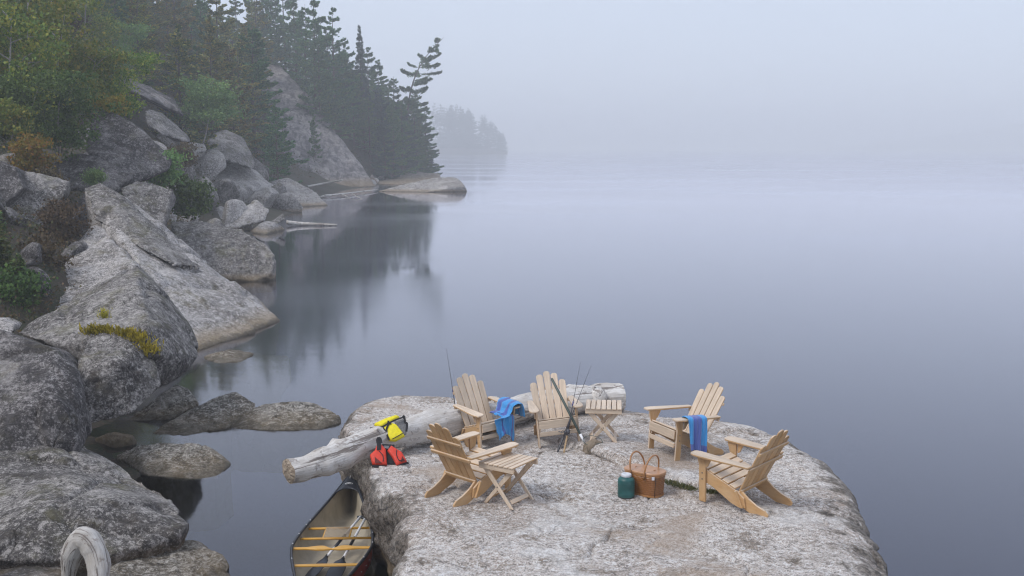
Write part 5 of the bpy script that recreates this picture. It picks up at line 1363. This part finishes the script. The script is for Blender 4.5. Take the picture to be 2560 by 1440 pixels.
def strap(name, line_px, P0, nrm, w, mat, parent, org, lift=.01):
    nrm = Vector(nrm).normalized(); P = catmull_open([on_plane(x, y, P0, nrm) + nrm * lift for x, y in line_px], 6); V = []
    for i, p in enumerate(P):
        t = (P[min(i + 1, len(P) - 1)] - P[max(i - 1, 0)]).normalized(); s = t.cross(nrm).normalized() * w / 2
        V += [p - s - org, p + s - org, p + s + nrm * .006 - org, p - s + nrm * .006 - org]
    n = len(P); Fc = [(i * 4 + k, i * 4 + (k + 1) % 4, (i + 1) * 4 + (k + 1) % 4, (i + 1) * 4 + k) for i in range(n - 1) for k in range(4)] + [(0, 3, 2, 1), tuple((n - 1) * 4 + k for k in range(4))]
    return Shape().add(V, Fc).build(name, mat, parent, False)
NYL_R = pm('red_nylon', (.62, .045, .022), .6, .4, var=.12, scale=25, bmp=.3); NYL_Y = pm('yellow_nylon', (.78, .66, .012), .6, .4, var=.08, scale=25, bmp=.3)
WEB = pm('black_webbing', (.016, .016, .019), .7, .3); MESHG = pm('grey_mesh_fabric', (.17, .17, .18), .8, .2, var=.3, scale=60); POCKET = pm('dark_mesh_pocket', (.13, .03, .025), .8, .2, var=.4, scale=90)
def crop7(*q): return [(880 + x / 8.47, 1020 + y / 8.47) for x, y in q]
def red_vest():
    P0 = on_ledge(972, 1163) + Vector((0, 0, .012)); n = Vector((0.05, -.72, .69)).normalized(); org = P0.copy(); root = empty('red_life_vest', org)
    pad('back_panel', crop7((640, 770), (900, 780), (930, 1200), (620, 1200)), P0 - n * .02, n, .02, WEB, root, org)
    L_ = pad('left_panel', crop7((530, 800), (630, 790), (720, 900), (745, 1225), (430, 1210), (380, 1020), (480, 930)), P0, n, .055, NYL_R, root, org)
    R_ = pad('right_panel', crop7((830, 820), (910, 870), (1060, 960), (1165, 1150), (950, 1240), (850, 1060), (750, 920)), P0, n, .055, NYL_R, root, org)
    pad('mesh_pocket', crop7((480, 1030), (640, 1170), (490, 1170)), P0 + n * .057, n, .004, POCKET, L_, org)
    pad('mesh_pocket', crop7((1060, 1010), (1130, 1120), (1030, 1150)), P0 + n * .057, n, .004, POCKET, R_, org)
    strap('shoulder_strap', crop7((575, 940), (575, 830), (560, 740), (575, 700), (600, 745), (610, 800)), P0, n, .055, WEB, root, org, .064)
    strap('trim_cord', crop7((580, 960), (650, 1040), (670, 1120), (660, 1180)), P0, n, .010, WEB, L_, org, .060)
    strap('trim_cord', crop7((950, 930), (950, 1050), (1010, 1160), (1100, 1130)), P0, n, .010, WEB, R_, org, .060)
    strap('chest_label', crop7((670, 840), (780, 850)), P0, n, .04, MESHG, root, org, .02)
    strap('waist_belt', crop7((425, 1250), (735, 1262)), P0, n, .03, WEB, root, org, .02); strap('waist_belt', crop7((960, 1245), (1200, 1175)), P0, n, .03, WEB, root, org, .02)
    return tag(root, 'red life vest propped open against the log', 'life vest', 'life vests by the log')
red_vest()
def yellow_vest():
    i = int(np.argmin(np.abs(1280 + FPX * LOGC[:, 0] / LOGC[:, 1] - 982))); C = Vector(LOGC[i]); r = float(LOGR[i])
    n2 = Vector((.10, -.78, .62)).normalized(); P2 = C + n2 * (r + .035); n1 = Vector((.05, -.25, .97)).normalized(); P1 = C + n1 * (r + .03)
    org = C + Vector((0, 0, r)); root = empty('yellow_life_vest', org)
    pad('mesh_panel', crop7((840, 300), (1080, 235), (1165, 380), (1150, 560), (1085, 600), (960, 600)), P2 - n2 * .02, n2, .02, MESHG, root, org)
    pad('upper_panel', crop7((470, 375), (700, 270), (940, 192), (1000, 215), (850, 305), (640, 405)), P1, n1, .045, NYL_Y, root, org)
    pad('front_panel', crop7((655, 430), (840, 330), (935, 365), (1085, 555), (1118, 610), (920, 718), (790, 708), (720, 540)), P2, n2, .055, NYL_Y, root, org)
    strap('side_strap', crop7((380, 452), (500, 440), (640, 420), (780, 340), (930, 270), (1060, 225)), P2 + n2 * .02, n2, .022, WEB, root, org, .03)
    strap('side_strap', crop7((1070, 240), (1100, 195), (1125, 320), (1165, 360), (1150, 520)), P2, n2, .030, WEB, root, org, .03)
    strap('buckle_strap', crop7((770, 310), (760, 400), (735, 470), (720, 540)), P2, n2, .024, WEB, root, org, .062)
    strap('buckle_strap', crop7((640, 420), (720, 560), (790, 705)), P2, n2, .020, WEB, root, org, .05)
    strap('trim_band', crop7((850, 700), (960, 640), (1085, 565)), P2, n2, .010, WEB, root, org, .062)
    pad('buckle', crop7((765, 300), (825, 300), (830, 345), (770, 350)), P2 + n2 * .06, n2, .012, WEB, root, org)
    return tag(root, 'yellow life vest draped over the log', 'life vest', 'life vests by the log')
yellow_vest()

# ------------------------------------------------------------------ fishing tackle
BLANK = pm('rod_graphite', (.05, .05, .06), .35); CORK = pm('cork', (.42, .29, .16), .8, var=.2, scale=60); REELM = pm('reel_metal', (.10, .10, .11), .3, metal=.6); BLUEW = pm('blue_thread', (.05, .06, .25), .5); GREENA = pm('green_grey_handle', (.055, .075, .065), .4)
def rod(label, butt, tip, gripm, reel_side=1, reel=True):
    a, b = butt, tip; d = (b - a); L = d.length; d.normalize()
    root = empty('fishing_rod', a); q = lambda s: d * s
    side = d.cross(Vector((0, 1, 0))).normalized() * reel_side; fwd = side.cross(d).normalized()
    Shape().tube([q(0), q(.02), q(.20), q(.24)], [.012, .014, .013, .011], 10).build('handle', gripm, root)
    Shape().tube([q(.22), q(.36)], [.011, .010], 10).build('reel_seat', REELM, root)
    Shape().tube([q(.34), q(.48), q(.50)], [.013, .012, .007], 10).build('foregrip', BLANK, root)
    Shape().tube([q(.45), q(L * .5), q(L * .8), q(L)], [.0065, .0045, .003, .0018], 7).build('blank', BLANK, root)
    Shape().tube([q(.66), q(.72)], .0085, 8).build('thread_wrap', BLUEW, root)
    for s in (.70, .42 * L + .2, .62 * L + .2, .78 * L + .15, L - .01):
        c = q(s) - fwd * .014 * (1.2 - s / L); g_ = Shape(); rr = .013 * (1.25 - s / L) + .002
        g_.tube([c + (side * math.cos(w) + fwd * math.sin(w)) * rr for w in [2 * math.pi * k / 12 for k in range(13)]], .0018, 4, cap=False); g_.build('line_guide', REELM, root)
    if reel:
        o = q(.29) - fwd * .055
        rl = Shape(); rl.tube([q(.29), o], [.008, .010], 6); rb = rl.build('reel', REELM, root)
        Shape().tube([o - d * .035, o - d * .01, o + d * .025, o + d * .03], [.018, .026, .024, .014], 12).build('spool', BLANK, rb)
        Shape().tube([o, o + side * .05, o + side * .07 - d * .03, o + side * .10 - d * .035], [.006, .006, .005, .010], 6).build('crank', REELM, rb)
        Shape().tube([o + d * .03 + (side * math.cos(w) + fwd * math.sin(w)) * .030 for w in [math.pi * k / 8 for k in range(9)]], .0022, 5).build('bail', ALU, rb)
    return tag(root, label, 'fishing rod', 'fishing rods by the chairs')
b1 = on_ledge(1394, 1130); rod('fishing rod whose tip leans furthest right, crossing the landing net handle', b1, at_y(1478, 914, b1.y + .55), BLANK, 1)
b2 = on_ledge(1410, 1132); rod('fishing rod with a pale cork grip standing more upright beside the net handle', b2, at_y(1451, 906, b2.y + .45), CORK, 1)
b3 = Vector((at_y(1150, 1060, 15.2).x, 15.2, gz(at_y(1150, 1060, 15.2).x, 15.2))); rod('fishing rod behind the chair with the crumpled towel, only its tip showing', b3, at_y(1116, 872, 15.3), CORK, 1, True)
def landing_net():
    foot = on_ledge(1462, 1108); top = at_y(1379, 946, foot.y + .55); root = empty('landing_net', foot); d = (top - foot).normalized()
    Shape().tube([d * .10, d * .5, top - foot - d * .01, top - foot], [.017, .019, .0185, .014], 12).build('handle', GREENA, root)
    Shape().tube([d * .02, d * .14], [.013, .0205], 10).build('ferrule', ALU, root)
    # hoop lying on the rock, the bag sagging from it
    c = Vector((.10, -.11, .06)); e1 = Vector((.86, -.45, -.10)).normalized(); e2 = Vector((.30, .55, .62)).normalized()
    e2 = (e2 - e1 * e2.dot(e1)).normalized(); nn = e1.cross(e2)
    hoop = [c + e1 *   .14 * math.cos(w) + e2 * .08 * math.sin(w) for w in [2 * math.pi * k / 36 for k in range(37)]]
    zmin = lambda v: max(v.z, gz(foot.x + v.x, foot.y + v.y) - foot.z + .008)
    hoop = [Vector((v.x, v.y, zmin(v))) for v in hoop]
    Shape().tube(hoop, .0045, 6, cap=False).build('hoop', GREENA, root)
    bag = Shape(); NETM = pm('net_twine', (.24, .19, .14), .9)
    def bp(u, w):
        rr = 1.0 - u
        x = .09 + .13 * rr * math.cos(w) * (1 + .18 * math.sin(3 * w + 1)); y = -.11 + .10 * rr * math.sin(w) * (1 + .15 * math.sin(2 * w))
        hgt = .05 * (1 - rr ** 2.2) ** .8 * (1 + .25 * math.sin(5 * x * 9 + 2)) * (1 - .35 * (x - .1) / .17)
        return Vector((x, y, gz(foot.x + x, foot.y + y) - foot.z + .006 + max(hgt, 0)))
    K = 60
    for k in range(K):
        for sg in (1, -1): bag.tube([bp(q / 9, 2 * math.pi * (k + sg * q * .9) / K) for q in range(10)], .0038, 3, cap=False)
    bag.build('net_bag', NETM, root)
    return tag(root, 'landing net with a long dark green handle leaning on a chair', 'landing net')
landing_net()
# ------------------------------------------------------------------ haze
def haze_box():
    m = bpy.data.materials.new('lake_mist'); m.use_nodes = True; nt = m.node_tree; nt.nodes.clear()
    o = nt.nodes.new('ShaderNodeOutputMaterial'); v = nt.nodes.new('ShaderNodeVolumePrincipled')
    v.inputs['Color'].default_value = (0.93, 0.95, 0.99, 1); v.inputs['Density'].default_value = HAZE_DENSITY; v.inputs['Anisotropy'].default_value = 0.0
    nt.links.new(v.outputs[0], o.inputs['Volume'])
    x0, x1, y0, y1, z0, z1 = -2700, 2700, -700, 3300, -4.3, HAZE_TOP
    V = [(x, y, z) for z in (z0, z1) for y in (y0, y1) for x in (x0, x1)]
    Fc = [(0, 2, 3, 1), (4, 5, 7, 6), (0, 1, 5, 4), (2, 6, 7, 3), (0, 4, 6, 2), (1, 3, 7, 5)]
    tag(link('haze', pydata('haze', V, Fc), m, None, False), 'pale morning mist lying over the whole lake', 'mist', kind='stuff')
HAZE_DENSITY, HAZE_TOP = 0.0016, 48.0
haze_box()
